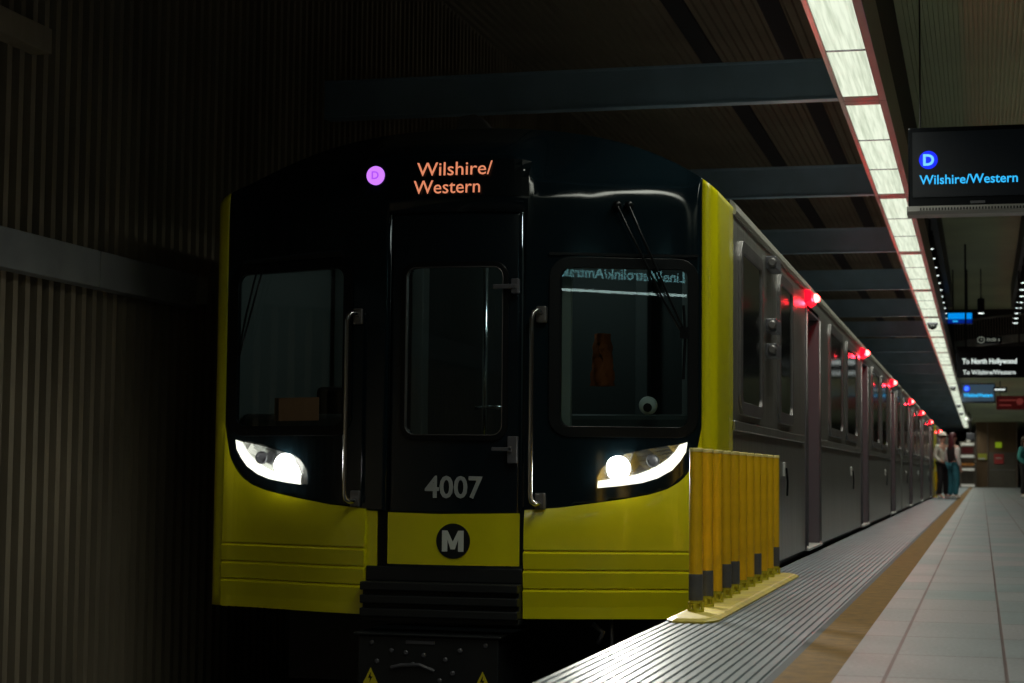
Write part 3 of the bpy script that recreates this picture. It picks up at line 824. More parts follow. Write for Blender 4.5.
def side_details(car, doors, wins, lamps=True, light=True):
    XR = XT + HW
    for ya, yb in wins: side_window(car, ya, yb)
    for d in doors:
        mb = MB()
        mb.box(XR - .30, XR + .006, d[1] - .006, d[1] + .07, .05, 2.03)      # far jamb, seen edge-on from the platform
        mb.box(XR - .30, XR + .006, d[0] - .07, d[0] + .006, .05, 2.03)
        mb.box(XR - .30, XR, d[0], d[1], 2.0, 2.05)
        dw = mb.build('doorway', M['jamb'], car)
        for yg in (d[1] + .035, d[0] - .035):
            mb = MB(); mb.tube([(XR + .012, yg, .08), (XR + .008, yg, 2.0)], .011, 8); mb.build('door_guide', M['steel_dark'], dw, smooth=True)
        mb = MB(); mb.box(XR - .3, XR + .028, d[0] - .02, d[1] + .06, .04, .062); mb.build('threshold', M['white_metal'], dw, bevel=.004)
        # red lamp above the doorway
        yl = d[0] + .28
        mb = MB(); mb.prism([(XR, 2.04), (XR + .05, 2.07), (XR + .05, 2.145), (XR, 2.155)], 1, yl - .38, yl + .14); lp = mb.build('door_lamp', M['red_lens'], car, bevel=.006)
        mb = MB(); mb.ball((XR + .05, yl, 2.112), .06, .7, 2.2, .6); mb.build('lamp_bulb', M['red_lamp'], lp, smooth=True)
        if light:
            pl = bpy.data.lights.new('red_light', 'POINT'); pl.energy = RED_W; pl.color = (1, .015, .03); pl.shadow_soft_size = .03
            po = bpy.data.objects.new('red_light', pl); COL.objects.link(po); po.parent = lp; po.location = (XR + .075, yl - .12, 2.07)
        # release lever on the lower panel
    for d in doors:
        yy = d[0] - 1.75
        mb = MB(); mb.box(XR, XR + .014, yy - .05, yy + .05, .64, .74); rl = mb.build('release_plate', M['white_metal'], car, bevel=.004)
        mb = MB(); mb.tube([(XR + .02, yy, .70), (XR + .03, yy, .60), (XR + .025, yy + .01, .50)], .008, 8); mb.build('release_cord', M['rubber'], rl)
RED_W = 3.5
M['jamb'] = mat('door_jamb', (0.10, 0.085, 0.10), 0.5, 0.0)
M['white_metal'] = mat('pale_metal', (0.65, 0.65, 0.62), 0.35, 0.3)

LEADCAR = thing('train_car', 'leading train car with yellow corners, black cab front and lit headlights', 'train car', (0, 0, 0), 'cars of the train at the platform')
build_front(LEADCAR)
KS = 0.9786
def ks(L): return [tuple(v * KS for v in t_) for t_ in L]
D1 = ks([(15.27, 16.47), (22.42, 23.62), (29.85, 31.05)])
build_shell(LEADCAR, 9.44, Y_END, D1)
side_window(LEADCAR, 10.70, 11.74, 1.05, 1.99, .08)
side_details(LEADCAR, D1, ks([(13.1, 14.0), (17.6, 19.2), (19.85, 21.45), (24.6, 26.2), (26.9, 28.5), (31.9, 33.2)]))
XR = XT + HW
for y_, z_ in ((12.24, 2.055), (12.24, 1.64), (12.24, 1.475)):
    mb = MB(); mb.box(XR, XR + .07, y_ - .16, y_ + .16, z_ - .045, z_ + .045); c_ = mb.build('side_camera', M['sleeve'], LEADCAR, bevel=.01)
    mb = MB(); mb.lathe((XR + .045, y_ - .16, z_), [(.03, 0), (.03, -.02), (.02, -.03)], 12, 'y'); mb.build('camera_lens', M['steel_dark'], c_)

CAR2 = thing('train_car', 'second train car, stainless steel with red lamps over its doors', 'train car', (0, 0, 0), 'cars of the train at the platform')
D2 = ks([(37.65, 38.85), (44.6, 45.8), (52.4, 53.6)])
build_shell(CAR2, 33.4, 57.4, D2, front=False, band='far')
side_details(CAR2, D2, ks([(34.9, 36.4), (39.8, 41.4), (42.1, 43.7), (47.0, 48.6), (49.4, 51.0), (54.6, 56.2)]))
CAR3 = thing('train_car', 'farthest train car, mostly hidden behind the two people', 'train car', (0, 0, 0), 'cars of the train at the platform')
D3 = ks([(63.6, 64.8)])
build_shell(CAR3, 58.0, 82.0, D3, front=False, band='near')
side_details(CAR3, D3, ks([(61.2, 62.6), (66.0, 67.6), (68.2, 69.8)]))

# rails
for s, lb in ((-1, 'running rail beside the ribbed wall, under the train'), (1, 'running rail beside the platform, under the train')):
    mb = MB(); x = XT + s * .7175
    mb.prism([(x - .07, -1.32), (x + .07, -1.32), (x + .07, -1.305), (x + .012, -1.285), (x + .012, -1.22), (x + .036, -1.205), (x + .036, -1.18), (x - .036, -1.18), (x - .036, -1.205), (x - .012, -1.22), (x - .012, -1.285), (x - .07, -1.305)], 1, YN, YF)
    tag(mb.build('track_rail', M['steel_dark']), lb, 'rail', 'track rails')

# googly eye and vest in the cab
t = thing('googly_eye', 'white googly eye with black pupil stuck behind the right windscreen', 'toy eye', (XT + 1.09, 9.745, 1.02))
mb = MB(); mb.lathe((0, 0, 0), [(.050, 0.02), (.050, 0.0), (.040, -.012), (.02, -.018)], 28, 'y'); mb.build('eyeball', M['white'], t, smooth=True)
mb = MB(); mb.lathe((.002, -.020, -.012), [(.024, 0.004), (.024, -.004)], 20, 'y'); mb.build('pupil', M['pupil'], t)
mb = MB()
rows = []
for k in range(9):
    z = 1.15 + .30 * k / 8
    rows.append([(XT + .735 + .055 * math.cos(a) * (1 - .5 * (k / 8) ** 2) + .02 * math.sin(5 * a + k), 10.25 + .05 * math.sin(a), z) for a in frange(0, 2 * PI, 18)])
mb.grid(rows)
tag(mb.build('safety_vest', M['vest'], None, smooth=True), 'orange safety vest hanging inside the cab behind the right windscreen', 'vest')
cl = bpy.data.lights.new('cab_fill', 'POINT'); cl.energy = 3.2; cl.color = (.8, 1, .95); cl.shadow_soft_size = .1  # dim fill added so the unlit cab interior shows, no fixture modelled
co = bpy.data.objects.new('cab_fill', cl); COL.objects.link(co); co.parent = LEADCAR; co.location = (XT + .3, 10.6, 2.1)

# ------------------------------------------------------------------ yellow posts along the edge
def make_post(sleeve):
    t = thing('delineator_post', 'x', 'bollard', (0, 0, .022))
    mb = MB(); mb.lathe((0, 0, .055), [(.0315, 0), (.0315, .683), (.0285, .688), (.0285, .66)], 22); mb.build('tube', M['bollard'], t, smooth=False)
    mb = MB(); mb.lathe((0, 0, .743), [(.0335, -.008), (.0335, .004), (.030, .010)], 22); mb.build('cap', mat('post_cap', (.75, .62, .22), .4), t)
    mb = MB(); mb.lathe((0, 0, 0), [(.034, .0), (.032, .010), (.020, .014), (.019, .034), (.030, .040), (.030, .056)], 18)
    for k in range(4):
        a = k * PI / 2
        c, s = math.cos(a), math.sin(a)
        mb.tube([(c * .030, s * .030, 0), (c * .030, s * .030, .044)], .009, 6)
    mb.build('hinged_base', M['bollard_base'], t)
    if sleeve:
        mb = MB(); mb.lathe((0, 0, 0), [(.0325, .052), (.0335, .056), (.0335, .168), (.0325, .172)], 22); mb.build('reflective_sleeve', M['sleeve'], t)
    return t
def post_row(y0, dy, n, sleeves, where, group):
    pa, pb = make_post(True), make_post(False)
    ua = ub = False
    for i in range(n):
        if i in sleeves:
            o = copy_tree(pa) if ua else pa; ua = True
        else:
            o = copy_tree(pb) if ub else pb; ub = True
        o.location = (-1.28, y0 + i * dy, .022)
        nm = ORD[i] if i < n - 1 else 'farthest'
        o['label'] = 'yellow post%s, %s of the row %s' % (' with grey sleeve' if i in sleeves else '', nm, where)
        o['group'] = group
def curb(y0, y1, label):
    x0, x1 = -1.365, -1.135
    mb = MB()
    mb.prism([(y0 + .13, x0 + .0), (y0, x0 + .06), (y0, x1 - .06), (y0 + .10, x1), (y1 - .10, x1), (y1, x1 - .06), (y1, x0 + .06), (y1 - .1, x0)][::-1], 2, 0, 1) if False else None
    P = [(x0, y0 + .10), (x0 + .04, y0), (x1 - .05, y0), (x1, y0 + .12), (x1, y1 - .12), (x1 - .05, y1), (x0 + .04, y1), (x0, y1 - .10)]
    def row(k, z):
        cx, cy = (x0 + x1) / 2, (y0 + y1) / 2
        return [(cx + (p[0] - cx) * (1 - k * .28), cy + (p[1] - cy) * (1 - k * .018), z) for p in P + P[:1]]
    mb.grid([row(0, .0), row(0, .008), row(.6, .019), row(1, .022)])
    mb.face(row(1, .022)[:-1])
    return tag(mb.build('post_curb', M['curb'], None), label, 'curb', 'yellow curbs under the posts')
curb(8.02, 11.95, 'low yellow curb carrying the post row beside the cab')
post_row(8.42, .33, 11, (0, 1, 3, 4, 7, 10), 'beside the cab', 'yellow posts beside the cab')
curb(55.0, 58.9, 'far low yellow curb carrying posts near the two people')
post_row(55.4, .33, 11, (0, 3, 7), 'far along by the two people', 'yellow posts at the far car joint')

# ------------------------------------------------------------------ hanging signs
def hang_rods(t, xs, y, z0, z1, r=.015):
    for x in xs:
        mb = MB(); mb.tube([(x, y, z0), (x, y, z1)], r, 8); mb.build('hanger_rod', M['dark_metal'], t)
UP = (PI / 2, 0, 0)
# nearest screen
t = thing('platform_sign', 'large dark hanging screen showing blue D and Wilshire/Western', 'sign', (0, 0, 0), 'hanging platform signs')
sx0, sx1, sy = -.481, .46, 13.0
mb = MB(); mb.box(sx0, sx1, sy, sy + .16, 2.535, 3.095); mb.build('casing', M['sign_case'], t, bevel=.012)
mb = MB(); mb.box(sx0 + .03, sx1 - .03, sy - .006, sy, 2.60, 3.06); mb.build('screen', M['screen'], t)
mb = MB(); mb.prism([(sy - .02, 2.535), (sy + .18, 2.535), (sy + .18, 2.478), (sy + .0, 2.478), (sy - .02, 2.50)], 0, sx0 - .01, sx1 + .01); lip = mb.build('lower_lip', M['sign_lip'], t)
mb = MB()
x = sx0 + .08
while x < sx1 - .05:
    mb.box(x, x + .010, sy - .024, sy - .018, 2.504, 2.522); x += .021
mb.build('vent_slots', M['dark_metal'], lip, weld=False)
mb = MB(); mb.box(-.06, .04, sy - .010, sy - .004, 2.548, 2.566); mb.build('maker_strip', M['sleeve'], t)
mb = MB(); mb.lathe((-.342, sy - .008, 2.862), [(.064, 0), (.064, .004)], 36, 'y'); rb = mb.build('route_bullet', M['scr_disc'], t)
text('route_letter', 'D', .108, (-.342, sy - .011, 2.825), UP, M['scr_cyan'], rb, 'CENTER', bold=.004)
text('sign_lettering', 'Wilshire/Western', .092, (-.402, sy - .010, 2.690), (PI / 2, 0, 0), M['scr_blue'], t, bold=.0012, width=.665)
hang_rods(t, (-.40, .40), sy + .10, 3.09, 4.5, .006)
# overhead direction board
t = thing('direction_board', 'dark hanging board lettered To North Hollywood and To Wilshire/Western in white', 'sign', (0, 0, 0), 'hanging platform signs')
mb = MB(); mb.box(-.50, 1.0, 40.0, 40.14, 2.73, 3.40); mb.build('board', M['sign_case'], t, bevel=.01)
text('sign_lettering', 'To North Hollywood', .155, (-.375, 39.985, 3.03), UP, M['sign_white'], t, bold=.004, width=1.12)
text('sign_lettering', 'To Wilshire/Western', .135, (-.365, 39.985, 2.80), UP, M['sign_white'], t, bold=.001, width=1.08)
hang_rods(t, (-.3, .8), 40.07, 3.4, 5.6, .02)
# second D screen
t = thing('platform_sign', 'small far blue D screen under the direction board', 'sign', (0, 0, 0), 'hanging platform signs')
mb = MB(); mb.box(-.60, .45, 60, 60.16, 2.96, 3.58); mb.build('casing', mat('blue_screen_case', (.04, .055, .08), .4), t, bevel=.012)
mb = MB(); mb.box(-.57, .42, 59.994, 60, 3.02, 3.55); mb.build('screen', emit('screen_grey', (.05, .09, .13), .5), t)
mb = MB(); mb.lathe((-.43, 59.985, 3.42), [(.10, 0), (.10, .004)], 30, 'y'); rb = mb.build('route_bullet', M['scr_disc'], t)
text('route_letter', 'D', .16, (-.43, 59.98, 3.365), UP, M['scr_cyan'], rb, 'CENTER', bold=.003)
text('sign_lettering', 'Wilshire/Western', .16, (-.53, 59.985, 3.155), UP, M['scr_blue'], t, bold=.006, width=.90)
# red exit board
t = thing('exit_board', 'dark red hanging board right of the small blue screen', 'sign', (0, 0, 0), 'hanging platform signs')
mb = MB(); mb.box(.48, 1.75, 60.3, 60.42, 2.76, 3.20); mb.build('board', M['sign_red'], t, bevel=.01)
mb = MB(); mb.lathe((1.20, 60.28, 3.02), [(.11, 0), (.11, .012)], 24, 'y'); mb.build('sign_symbol', M['sign_red_txt'], t)
mb = MB()
for z, w in ((3.06, .52), (2.90, .38)):
    mb.box(.56, .56 + w, 60.288, 60.30, z - .025, z + .025)
mb.build('sign_stripe', M['sign_red_txt'], t)
hang_rods(t, (.6, 1.6), 60.36, 3.2, 3.62)
# small white clock readout
t = thing('clock_sign', 'tiny dark readout with pale figures above the red board', 'sign', (0, 0, 0), 'hanging platform signs')
mb = MB(); mb.box(.38, .80, 59.2, 59.28, 3.27, 3.43); mb.build('casing', M['sign_case'], t, bevel=.008)
mb = MB(); mb.box(.42, .74, 59.192, 59.20, 3.325, 3.375); mb.build('readout', M['sign_white'], t)
hang_rods(t, (.59,), 59.24, 3.43, 3.62)
# bright blue screen in the high hall
t = thing('platform_sign', 'bright blue screen hung on two long rods in front of the mezzanine', 'sign', (0, 0, 0), 'hanging platform signs')
mb = MB(); mb.box(-.77, -.17, 45, 45.14, 4.28, 4.57); mb.build('casing', M['sign_case'], t, bevel=.01)
mb = MB(); mb.box(-.75, -.19, 44.99, 45, 4.40, 4.55); mb.build('screen', M['scr_far'], t)
mb = MB(); mb.box(-.75, -.19, 44.99, 45, 4.30, 4.40); mb.build('screen_footer', M['scr_far2'], t)
mb = MB(); mb.box(-.64, -.52, 44.98, 44.99, 4.335, 4.365); mb.build('screen_text', M['scr_blue'], t)
hang_rods(t, (-.63, -.30), 45.07, 4.57, 5.6)
# overhead sign whose reflection shows in the right windscreen
t = thing('overhead_sign', 'teal lettered Line/Metrolink/Amtrak sign reflected in the right windscreen', 'sign', (0, 0, 0), 'hanging platform signs')
mb = MB(); mb.box(1.75, 3.62, .10, .28, 2.63, 3.02); mb.build('casing', M['sign_case'], t, bevel=.01)
text('sign_lettering', 'Line/Metrolink/Amtrak', .17, (3.50, .288, 2.80), (PI / 2, 0, PI), emit('sign_teal_text', (.30, .75, .80), 3.2), t, bold=.001, width=1.52)
mb = MB(); mb.box(1.76, 3.61, .26, .30, 2.640, 2.665); mb.build('light_edge', emit('sign_edge_glow', (.7, 1, .95), 5.0), t)
hang_rods(t, (2.0, 3.4), .19, 3.02, 4.5)

# ------------------------------------------------------------------ ceiling spots, pendant and dome cameras
def make_spot():
    t = thing('spot_lamp', 'x', 'spotlight', (0, 0, 4.5))
    mb = MB(); mb.lathe((0, 0, 0), [(.075, 0), (.075, .22), (.05, .24)], 18); mb.build('can', M['dark_metal'], t)
    mb = MB(); mb.lathe((0, 0, 0), [(.062, .012), (.066, -.004), (.05, -.010)], 18); mb.build('bulb', M['spot'], t)
    mb = MB(); mb.tube([(0, 0, .23), (0, 0, 1.10)], .02, 8); mb.build('stem', M['dark_metal'], t)
    return t
sp = make_spot(); first = True
for row, x, y0, n in (('left', -.825, 31.7, 11), ('right', .86, 37.6, 8)):
    for i in range(n):
        o = sp if first else copy_tree(sp); first = False
        o.location = (x, y0 + i * 1.42, 4.5)
        o['label'] = 'small black ceiling spotlight, %s from the front of the %s-hand row' % (ORD[i].replace('nearest', 'first'), row)
        o['group'] = 'ceiling spotlights in the high hall'
mb = MB(); mb.box(-.95, -.70, 25.0, 48.5, 5.0, 5.6); structure(mb.build('ceiling_track', M['dark_metal']))
mb = MB(); mb.box(.78, 1.3, 25.0, 49.0, 5.0, 5.6); structure(mb.build('ceiling_track', M['dark_metal']))
t = thing('pendant_lamp', 'black cylinder pendant lamp hanging between the two spotlight rows', 'pendant lamp', (.022, 45, 4.54))
mb = MB(); mb.lathe((0, 0, 0), [(.085, 0), (.085, .34), (.04, .36)], 20); mb.build('shade', M['dark_metal'], t)
mb = MB(); mb.lathe((0, 0, 0), [(.075, .01), (.075, -.005), (.06, -.012)], 20); mb.build('bulb', M['spot'], t)
mb = MB(); mb.tube([(0, 0, .35), (0, 0, 1.06)], .012, 8); mb.build('cord', M['dark_metal'], t)
for i, (x, y, z) in enumerate(((-.84, 33.9, 3.42), (-.84, 58.7, 3.42), (-.84, 73.7, 3.42), (-.84, 83.2, 3.42))):
    t = thing('dome_camera', 'dark dome camera under the lamp strip, %s from the near end' % ORD[i].replace('nearest', 'first'), 'camera', (x, y, z), 'dome cameras under the lamp strip')
    mb = MB(); mb.lathe((0, 0, 0), [(.10, 0), (.10, -.03), (.085, -.04)], 22); mb.build('mount', M['sleeve'], t)
    mb = MB(); mb.lathe((0, 0, -.04), [(.085, 0), (.080, -.04), (.06, -.07), (.02, -.088)], 22); mb.build('dome', M['dome'], t, smooth=True)
t = thing('dome_camera', 'pale dome camera hanging right of the far lamp strip', 'camera', (-.55, 88, 3.62))
mb = MB(); mb.tube([(0, 0, 0), (0, 0, -.22)], .03, 8); mb.build('stem', M['dark_metal'], t)
mb = MB(); mb.ball((0, 0, -.32), .16); mb.build('dome', M['white'], t, smooth=True)
t = thing('speaker_box', 'pale box hanging below the pale dome camera', 'speaker', (-.5, 92, 3.62))
mb = MB(); mb.tube([(0, 0, 0), (0, 0, -.9)], .03, 8); mb.build('stem', M['dark_metal'], t)
mb = MB(); mb.box(-.2, .2, -.15, .15, -1.25, -.9); mb.build('case', M['sleeve'], t, bevel=.03)

# ------------------------------------------------------------------ mezzanine and far end
mb = MB()
rows = []
for z in (4.02, 4.22): rows.append([(x, 50 + .35 * (x - .4) ** 2, z + .10 * (x + .9)) for x in frange(-.68, 3.5, 20)])
mb.grid(rows)
structure(mb.build('wall_mezzanine', M['rail_mid'], solid=.25, face=(0, -1, 0)))
t = thing('mezzanine_railing', 'curved railing of upright bars on the mezzanine above the direction board', 'railing', (0, 0, 0))
mb = MB()
for i in range(60):
    x = -.66 + i * .07
    y = 49.95 + .35 * (x - .4) ** 2; z = 4.22 + .10 * (x + .9)
    mb.tube([(x, y, z), (x, y, z + .50)], .008, 5)
mb.build('bars', M['fixture'], t)
mb = MB(); mb.tube([(x, 49.95 + .35 * (x - .4) ** 2, 4.73 + .10 * (x + .9)) for x in frange(-.68, 3.5, 24)], .03, 8); mb.build('handrail', M['steel_dark'], t)
t = thing('clock_sign', 'faint pale clock face and figures on the mezzanine front', 'sign', (0, 0, 0), 'hanging platform signs')
pale = emit('pale_readout', (.5, .55, .45), .22)
mb = MB()
P = [(.02 + .09 * math.cos(a), 49.74, 4.235 + .075 * math.sin(a)) for a in frange(0, 2 * PI, 24)]
mb.tube(P, .012, 6, caps=False); mb.tube([(.02, 49.74, 4.235), (.02, 49.74, 4.285)], .008, 5); mb.tube([(.02, 49.74, 4.235), (.055, 49.74, 4.235)], .008, 5); mb.build('clock_face', pale, t)
mb = MB()
for i, x in enumerate((.17, .22, .27, .32, .37, .46)): mb.box(x, x + .03, 49.74, 49.76, 4.20, 4.29 - (i % 3) * .012)
mb.build('figures', pale, t)
mb = MB(); mb.box(-.10, .55, 49.76, 49.925, 4.14, 4.32); mb.build('casing', M['sign_case'], t, bevel=.01)
mb = MB(); mb.box(.15, .30, 49.9, 50.1, 4.14, 4.20); mb.build('bracket', M['dark_metal'], t)

# brown enclosure at the end of the platform
BY = 105.0
mb = MB(); mb.box(-.30, 1.92, BY, BY + 4, 0, 3.62); structure(mb.build('wall_enclosure', M['brown']))
mb = MB(); mb.box(.40, 1.86, BY - .06, BY, .0, 1.95); d_ = structure(mb.build('door_1', M['grey_panel'], bevel=.01))
mb = MB(); mb.box(.45, 1.8, BY - .075, BY - .06, .95, 1.0); mb.build('push_bar', M['steel'], d_)
mb = MB(); mb.box(.32, .37, BY - .05, BY, 0, 3.6); mb.box(-.30, -.26, BY - .05, BY, 0, 3.6); mb.box(1.88, 1.94, BY - .08, BY, 0, 3.62); structure(mb.build('trim_6', M['fixture']))
def notice(name, lab, m, x0, x1, z0, z1, extra=None, y=BY):
    t = thing(name, lab, 'notice', (0, 0, 0), 'notices on the brown enclosure')
    mb = MB(); mb.box(x0, x1, y - .10, y - .06, z0, z1); mb.build('panel', m, t, bevel=.01)
    if extra:
        for nm, mm, a in extra:
            mb = MB(); mb.box(a[0], a[1], y - .11, y - .10, a[2], a[3]); mb.build(nm, mm, t)
    return t
notice('lime_notice', 'small bright lime notice high on the brown enclosure', M['lime'], .76, 1.10, 2.20, 2.50, [('print_line', M['olive'], (.82, 1.04, 2.33, 2.37))])
notice('red_notice', 'dull red notice on the grey door of the brown enclosure', M['redpink'], .68, 1.20, 1.30, 1.85, [('print_line', M['paper'], (.76, 1.1, 1.6, 1.64))])
notice('olive_notice', 'olive notice with a white strip left of the grey door', M['olive'], -.18, .30, 1.52, 1.86, [('white_strip', M['paper'], (-.16, .22, 1.54, 1.62))])

# narrow stand with curved lit shelves
t = thing('display_stand', 'narrow stand with pale curved shelves left of the brown enclosure', 'stand', (-.73, 103.5, 0))
mb = MB(); mb.box(-.42, -.36, -.3, .3, 0, 2.5); mb.box(.36, .42, -.3, .3, 0, 2.5); mb.box(-.36, .36, .26, .3, 0, 2.5)
mb.build('frame', M['grey_panel'], t)
for z, m_ in ((.10, 'kiosk_lit'), (.98, 'kiosk_lit'), (1.70, 'kiosk_lit'), (2.36, 'kiosk_lit'), (1.26, 'kiosk_or')):
    mb = MB()
    P = [(.36 * math.cos(a), -.30 - .16 * math.sin(a)) for a in frange(0, PI, 12)] + [(-.36, .2), (.36, .2)]
    mb.prism(P, 2, z - .07, z + .07); mb.build('shelf', M[m_], t)
mb = MB()
for i in range(5): mb.box(-.28 + i * .12, -.25 + i * .12, -.28, -.25, .2, .9)
for i in range(5): mb.box(-.30, .30, -.285, -.245, .28 + i * .13, .30 + i * .13)
mb.build('grille', M['dark_metal'], t)
mb = MB(); mb.box(-.30, .30, -.25, -.2, 1.85, 2.2); mb.build('screen', M['sign_red'], t)
mb = MB(); mb.ball((0.05, -.2, 2.62), .12, 1, 1, 1.2); mb.build('finial', M['kiosk_lit'], t, smooth=True)

# ------------------------------------------------------------------ people
def skin(name, verts, edges, radii, m, parent, root=0, sub=2):
    me = bpy.data.meshes.new(name)
    me.from_pydata(verts, edges, [])
    o = link_obj(name, me, None)
    md = o.modifiers.new('skin', 'SKIN'); md.use_smooth_shade = True
    for i, v in enumerate(me.skin_vertices[0].data):
        r = radii[i]; v.radius = r if isinstance(r, tuple) else (r, r); v.use_root = (i == root)
    s = o.modifiers.new('sub', 'SUBSURF'); s.levels = sub; s.render_levels = sub
    dg = bpy.context.evaluated_depsgraph_get()
    me2 = bpy.data.meshes.new_from_object(o.evaluated_get(dg))
    me2.name = name
    me2.materials.clear(); me2.materials.append(m)
    for p in me2.polygons: p.use_smooth = True
    o.modifiers.clear()
    o.data = me2
    bpy.data.meshes.remove(me)
    if parent is not None: o.parent = parent
    return o

def person(loc, rz, label, J, mats, hair_long, cap):
    """J: joints of a figure 1.75 m tall facing -y, left is +x"""
    t = thing('person', label, 'person', loc, 'people on the platform', rz)
    names = ['pel', 'wai', 'che', 'nec', 'hd0', 'hd1', 'shL', 'elL', 'wrL', 'paL', 'shR', 'elR', 'wrR', 'paR', 'hiL', 'knL', 'anL', 'toL', 'hiR', 'knR', 'anR', 'toR']
    V = [J[n] for n in names]; ix = {n: i for i, n in enumerate(names)}
    R = dict(pel=(.13, .10), wai=(.12, .09), che=(.15, .10), nec=.055, hd0=(.075, .085), hd1=(.078, .092), shL=.06, elL=.043, wrL=.029, paL=(.04, .022), shR=.06, elR=.043, wrR=.029, paR=(.04, .022), hiL=.085, knL=.058, anL=.04, toL=(.042, .032), hiR=.085, knR=.058, anR=.04, toR=(.042, .032))
    E = [('pel', 'wai'), ('wai', 'che'), ('che', 'nec'), ('nec', 'hd0'), ('hd0', 'hd1'), ('che', 'shL'), ('shL', 'elL'), ('elL', 'wrL'), ('wrL', 'paL'), ('che', 'shR'), ('shR', 'elR'), ('elR', 'wrR'), ('wrR', 'paR'), ('pel', 'hiL'), ('hiL', 'knL'), ('knL', 'anL'), ('anL', 'toL'), ('pel', 'hiR'), ('hiR', 'knR'), ('knR', 'anR'), ('anR', 'toR')]
    edges = [(ix[a], ix[b]) for a, b in E]
    rad = [R[n] for n in names]
    for s in ('L', 'R'):  # four fingers and a thumb growing out of each palm
        p = Vector(J['pa' + s]); w = Vector(J['wr' + s]); d = (p - w).normalized()
        side = Vector((0, 1, 0)) - d * d.y; side.normalize()
        for k, ln in ((-1.5, .060), (-.5, .072), (.5, .075), (1.5, .065)):
            a = p + d * .03 + side * k * .019; b = a + d * ln + Vector((0, -.012, 0))
            V += [tuple(a), tuple(b)]; rad += [.010, .008]
            edges += [(ix['pa' + s], len(V) - 2), (len(V) - 2, len(V) - 1)]
        a = w + d * .035 - side * .035; b = a + d * .045 - side * .02
        V += [tuple(a), tuple(b)]; rad += [.012, .009]; edges += [(ix['wr' + s], len(V) - 2), (len(V) - 2, len(V) - 1)]
    skin('body', V, edges, rad, mats['skin'], t)
    # face
    h = Vector(J['hd1'])
    mb = MB()
    for s in (-1, 1): mb.ball(h + Vector((s * .032, -.082, .0)), .011)
    mb.build('eyes', M['pupil'], t, smooth=True)
    mb = MB(); mb.ball(h + Vector((0, -.098, -.03)), .016, .8, 1, 1.5); mb.ball(h + Vector((0, -.088, -.072)), .02, 1.2, .4, .35)
    for s in (-1, 1): mb.ball(h + Vector((s * .082, .01, -.015)), .025, .4, .8, 1.2)
    mb.build('face', mats['skin'], t, smooth=True)
    # jacket or top
    g = mats['grow']
    n2 = ['pel', 'wai', 'che', 'nk2', 'shL', 'elL', 'wrL', 'shR', 'elR', 'wrR']
    J2 = dict(J); J2['nk2'] = tuple(Vector(J['che']).lerp(Vector(J['nec']), .75))
    R2 = dict(pel=(.15 + g, .12 + g), wai=(.135 + g, .11 + g), che=(.16 + g, .12 + g), nk2=.07, shL=.07 + g, elL=.055 + g, wrL=.040 + g * .5, shR=.07 + g, elR=.055 + g, wrR=.040 + g * .5)
    i2 = {n: i for i, n in enumerate(n2)}
    E2 = [('pel', 'wai'), ('wai', 'che'), ('che', 'nk2'), ('che', 'shL'), ('shL', 'elL'), ('elL', 'wrL'), ('che', 'shR'), ('shR', 'elR'), ('elR', 'wrR')]
    if mats.get('sleeves'):
        tors = [e for e in E2 if e[1] not in ('elL', 'wrL', 'elR', 'wrR')]
        nn = ['pel', 'wai', 'che', 'nk2', 'shL', 'shR']; ii = {n: i for i, n in enumerate(nn)}
        skin('top', [J2[n] for n in nn], [(ii[a], ii[b]) for a, b in tors], [R2[n] for n in nn], mats['top'], t)
        for s in 'LR':
            nn = ['sh' + s, 'el' + s, 'wr' + s]
            skin('sleeve', [J2[n] for n in nn], [(0, 1), (1, 2)], [R2[n] for n in nn], mats['sleeves'], t)
    else:
        skin('jacket', [J2[n] for n in n2], [(i2[a], i2[b]) for a, b in E2], [R2[n] for n in n2], mats['top'], t)
    n3 = ['pel', 'hiL', 'knL', 'anL', 'hiR', 'knR', 'anR']; i3 = {n: i for i, n in enumerate(n3)}
    E3 = [('pel', 'hiL'), ('hiL', 'knL'), ('knL', 'anL'), ('pel', 'hiR'), ('hiR', 'knR'), ('knR', 'anR')]
    R3 = dict(pel=(.14, .115), hiL=.105, knL=.085, anL=.072, hiR=.105, knR=.085, anR=.072)
    skin('trousers', [J[n] for n in n3], [(i3[a], i3[b]) for a, b in E3], [R3[n] for n in n3], mats['legs'], t)
    for s in 'LR':
        a = Vector(J['an' + s]); b = Vector(J['to' + s])
        skin('shoe', [tuple(a + Vector((0, .03, -.045))), tuple((a + b) / 2 + Vector((0, 0, -.02))), tuple(b)], [(0, 1), (1, 2)], [(.05, .045), (.05, .045), (.045, .035)], M['shoe'], t)
    mb = MB(); mb.ball(h + Vector((0, .018, .03)), .108, .93, 1.0, 1.0, 20)
    if hair_long:
        mb.ball(h + Vector((0, .075, -.17)), .115, 1.05, .5, 2.5, 16)
    kill = [v for v in mb.bm.verts if v.co.y < h.y - .055 and v.co.z < h.z + .055]
    bmesh.ops.delete(mb.bm, geom=kill, context='VERTS')
    mb.build('hair', mats['hair'], t, smooth=True, solid=.01)
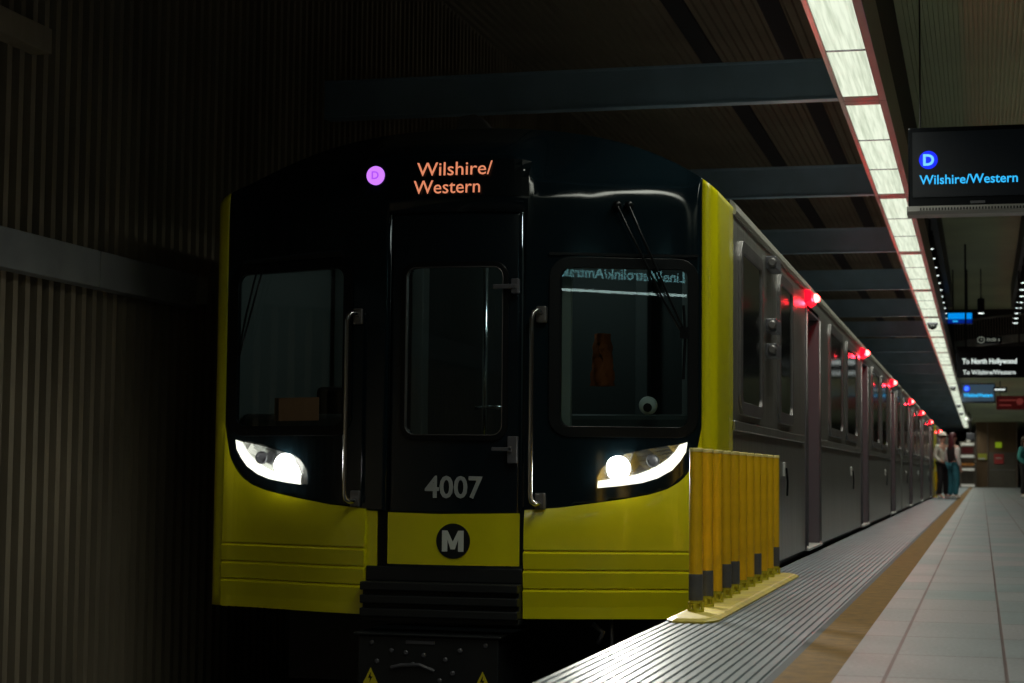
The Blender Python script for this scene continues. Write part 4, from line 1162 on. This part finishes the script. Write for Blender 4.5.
    if cap:
        mb = MB(); mb.lathe(h + Vector((0, .01, .045)), [(.108, 0), (.108, .03), (.09, .075), (.05, .10), (.01, .106)], 22)
        mb.prism([(h.x - .075, h.y - .08), (h.x + .075, h.y - .08), (h.x + .06, h.y - .17), (h.x, h.y - .19), (h.x - .06, h.y - .17)], 2, h.z + .045, h.z + .058)
        mb.build('cap', M['cap_w'], t, smooth=False)
    return t

BASE = dict(pel=(0, .01, .95), wai=(0, .01, 1.10), che=(0, .01, 1.33), nec=(0, .015, 1.49), hd0=(0, 0, 1.57), hd1=(0, -.005, 1.65),
            shL=(.19, .01, 1.40), elL=(.24, .03, 1.13), wrL=(.16, -.14, .98), paL=(.10, -.18, .96),
            shR=(-.19, .01, 1.40), elR=(-.25, .04, 1.13), wrR=(-.18, -.13, .98), paR=(-.12, -.17, .96),
            hiL=(.095, .01, .90), knL=(.11, -.01, .50), anL=(.115, .03, .09), toL=(.125, -.12, .035),
            hiR=(-.095, .01, .90), knR=(-.11, -.02, .50), anR=(-.12, .03, .09), toR=(-.14, -.12, .035))
p1 = person((-1.06, 53.4, 0), .75, 'person in white cap and pale jacket standing by the far train doors', dict(BASE), dict(skin=M['skin'], top=M['jacket_w'], legs=M['pants_b'], hair=M['hair_b'], grow=.0), False, True)
p1.scale = (1.05, 1.05, 1.05)
J = dict(BASE); J.update(wrL=(.27, -.06, .90), paL=(.27, -.10, .83), elL=(.26, .05, 1.12), wrR=(-.26, -.03, .88), paR=(-.26, -.05, .81), elR=(-.25, .04, 1.12))
p2 = person((-.76, 52.8, 0), 2.2, 'person with long dark red hair in black top and teal jeans', J, dict(skin=M['skin'], top=M['top_b'], sleeves=M['top_w'], legs=M['jeans'], hair=M['hair_r'], grow=.02), True, False)
p2.scale = (1.04, 1.04, 1.04)
J = dict(BASE); J.update(knL=(.12, -.10, .50), anL=(.12, .12, .12), toL=(.12, -.03, .04))
p3 = person((1.30, 57.5, 0), .9, 'person in teal jacket and dark trousers at the right edge of the photo', J, dict(skin=M['skin'], top=M['jacket_t'], legs=M['pants_b'], hair=M['hair_b'], grow=.02), True, False)
p3.scale = (1.05, 1.05, 1.05)
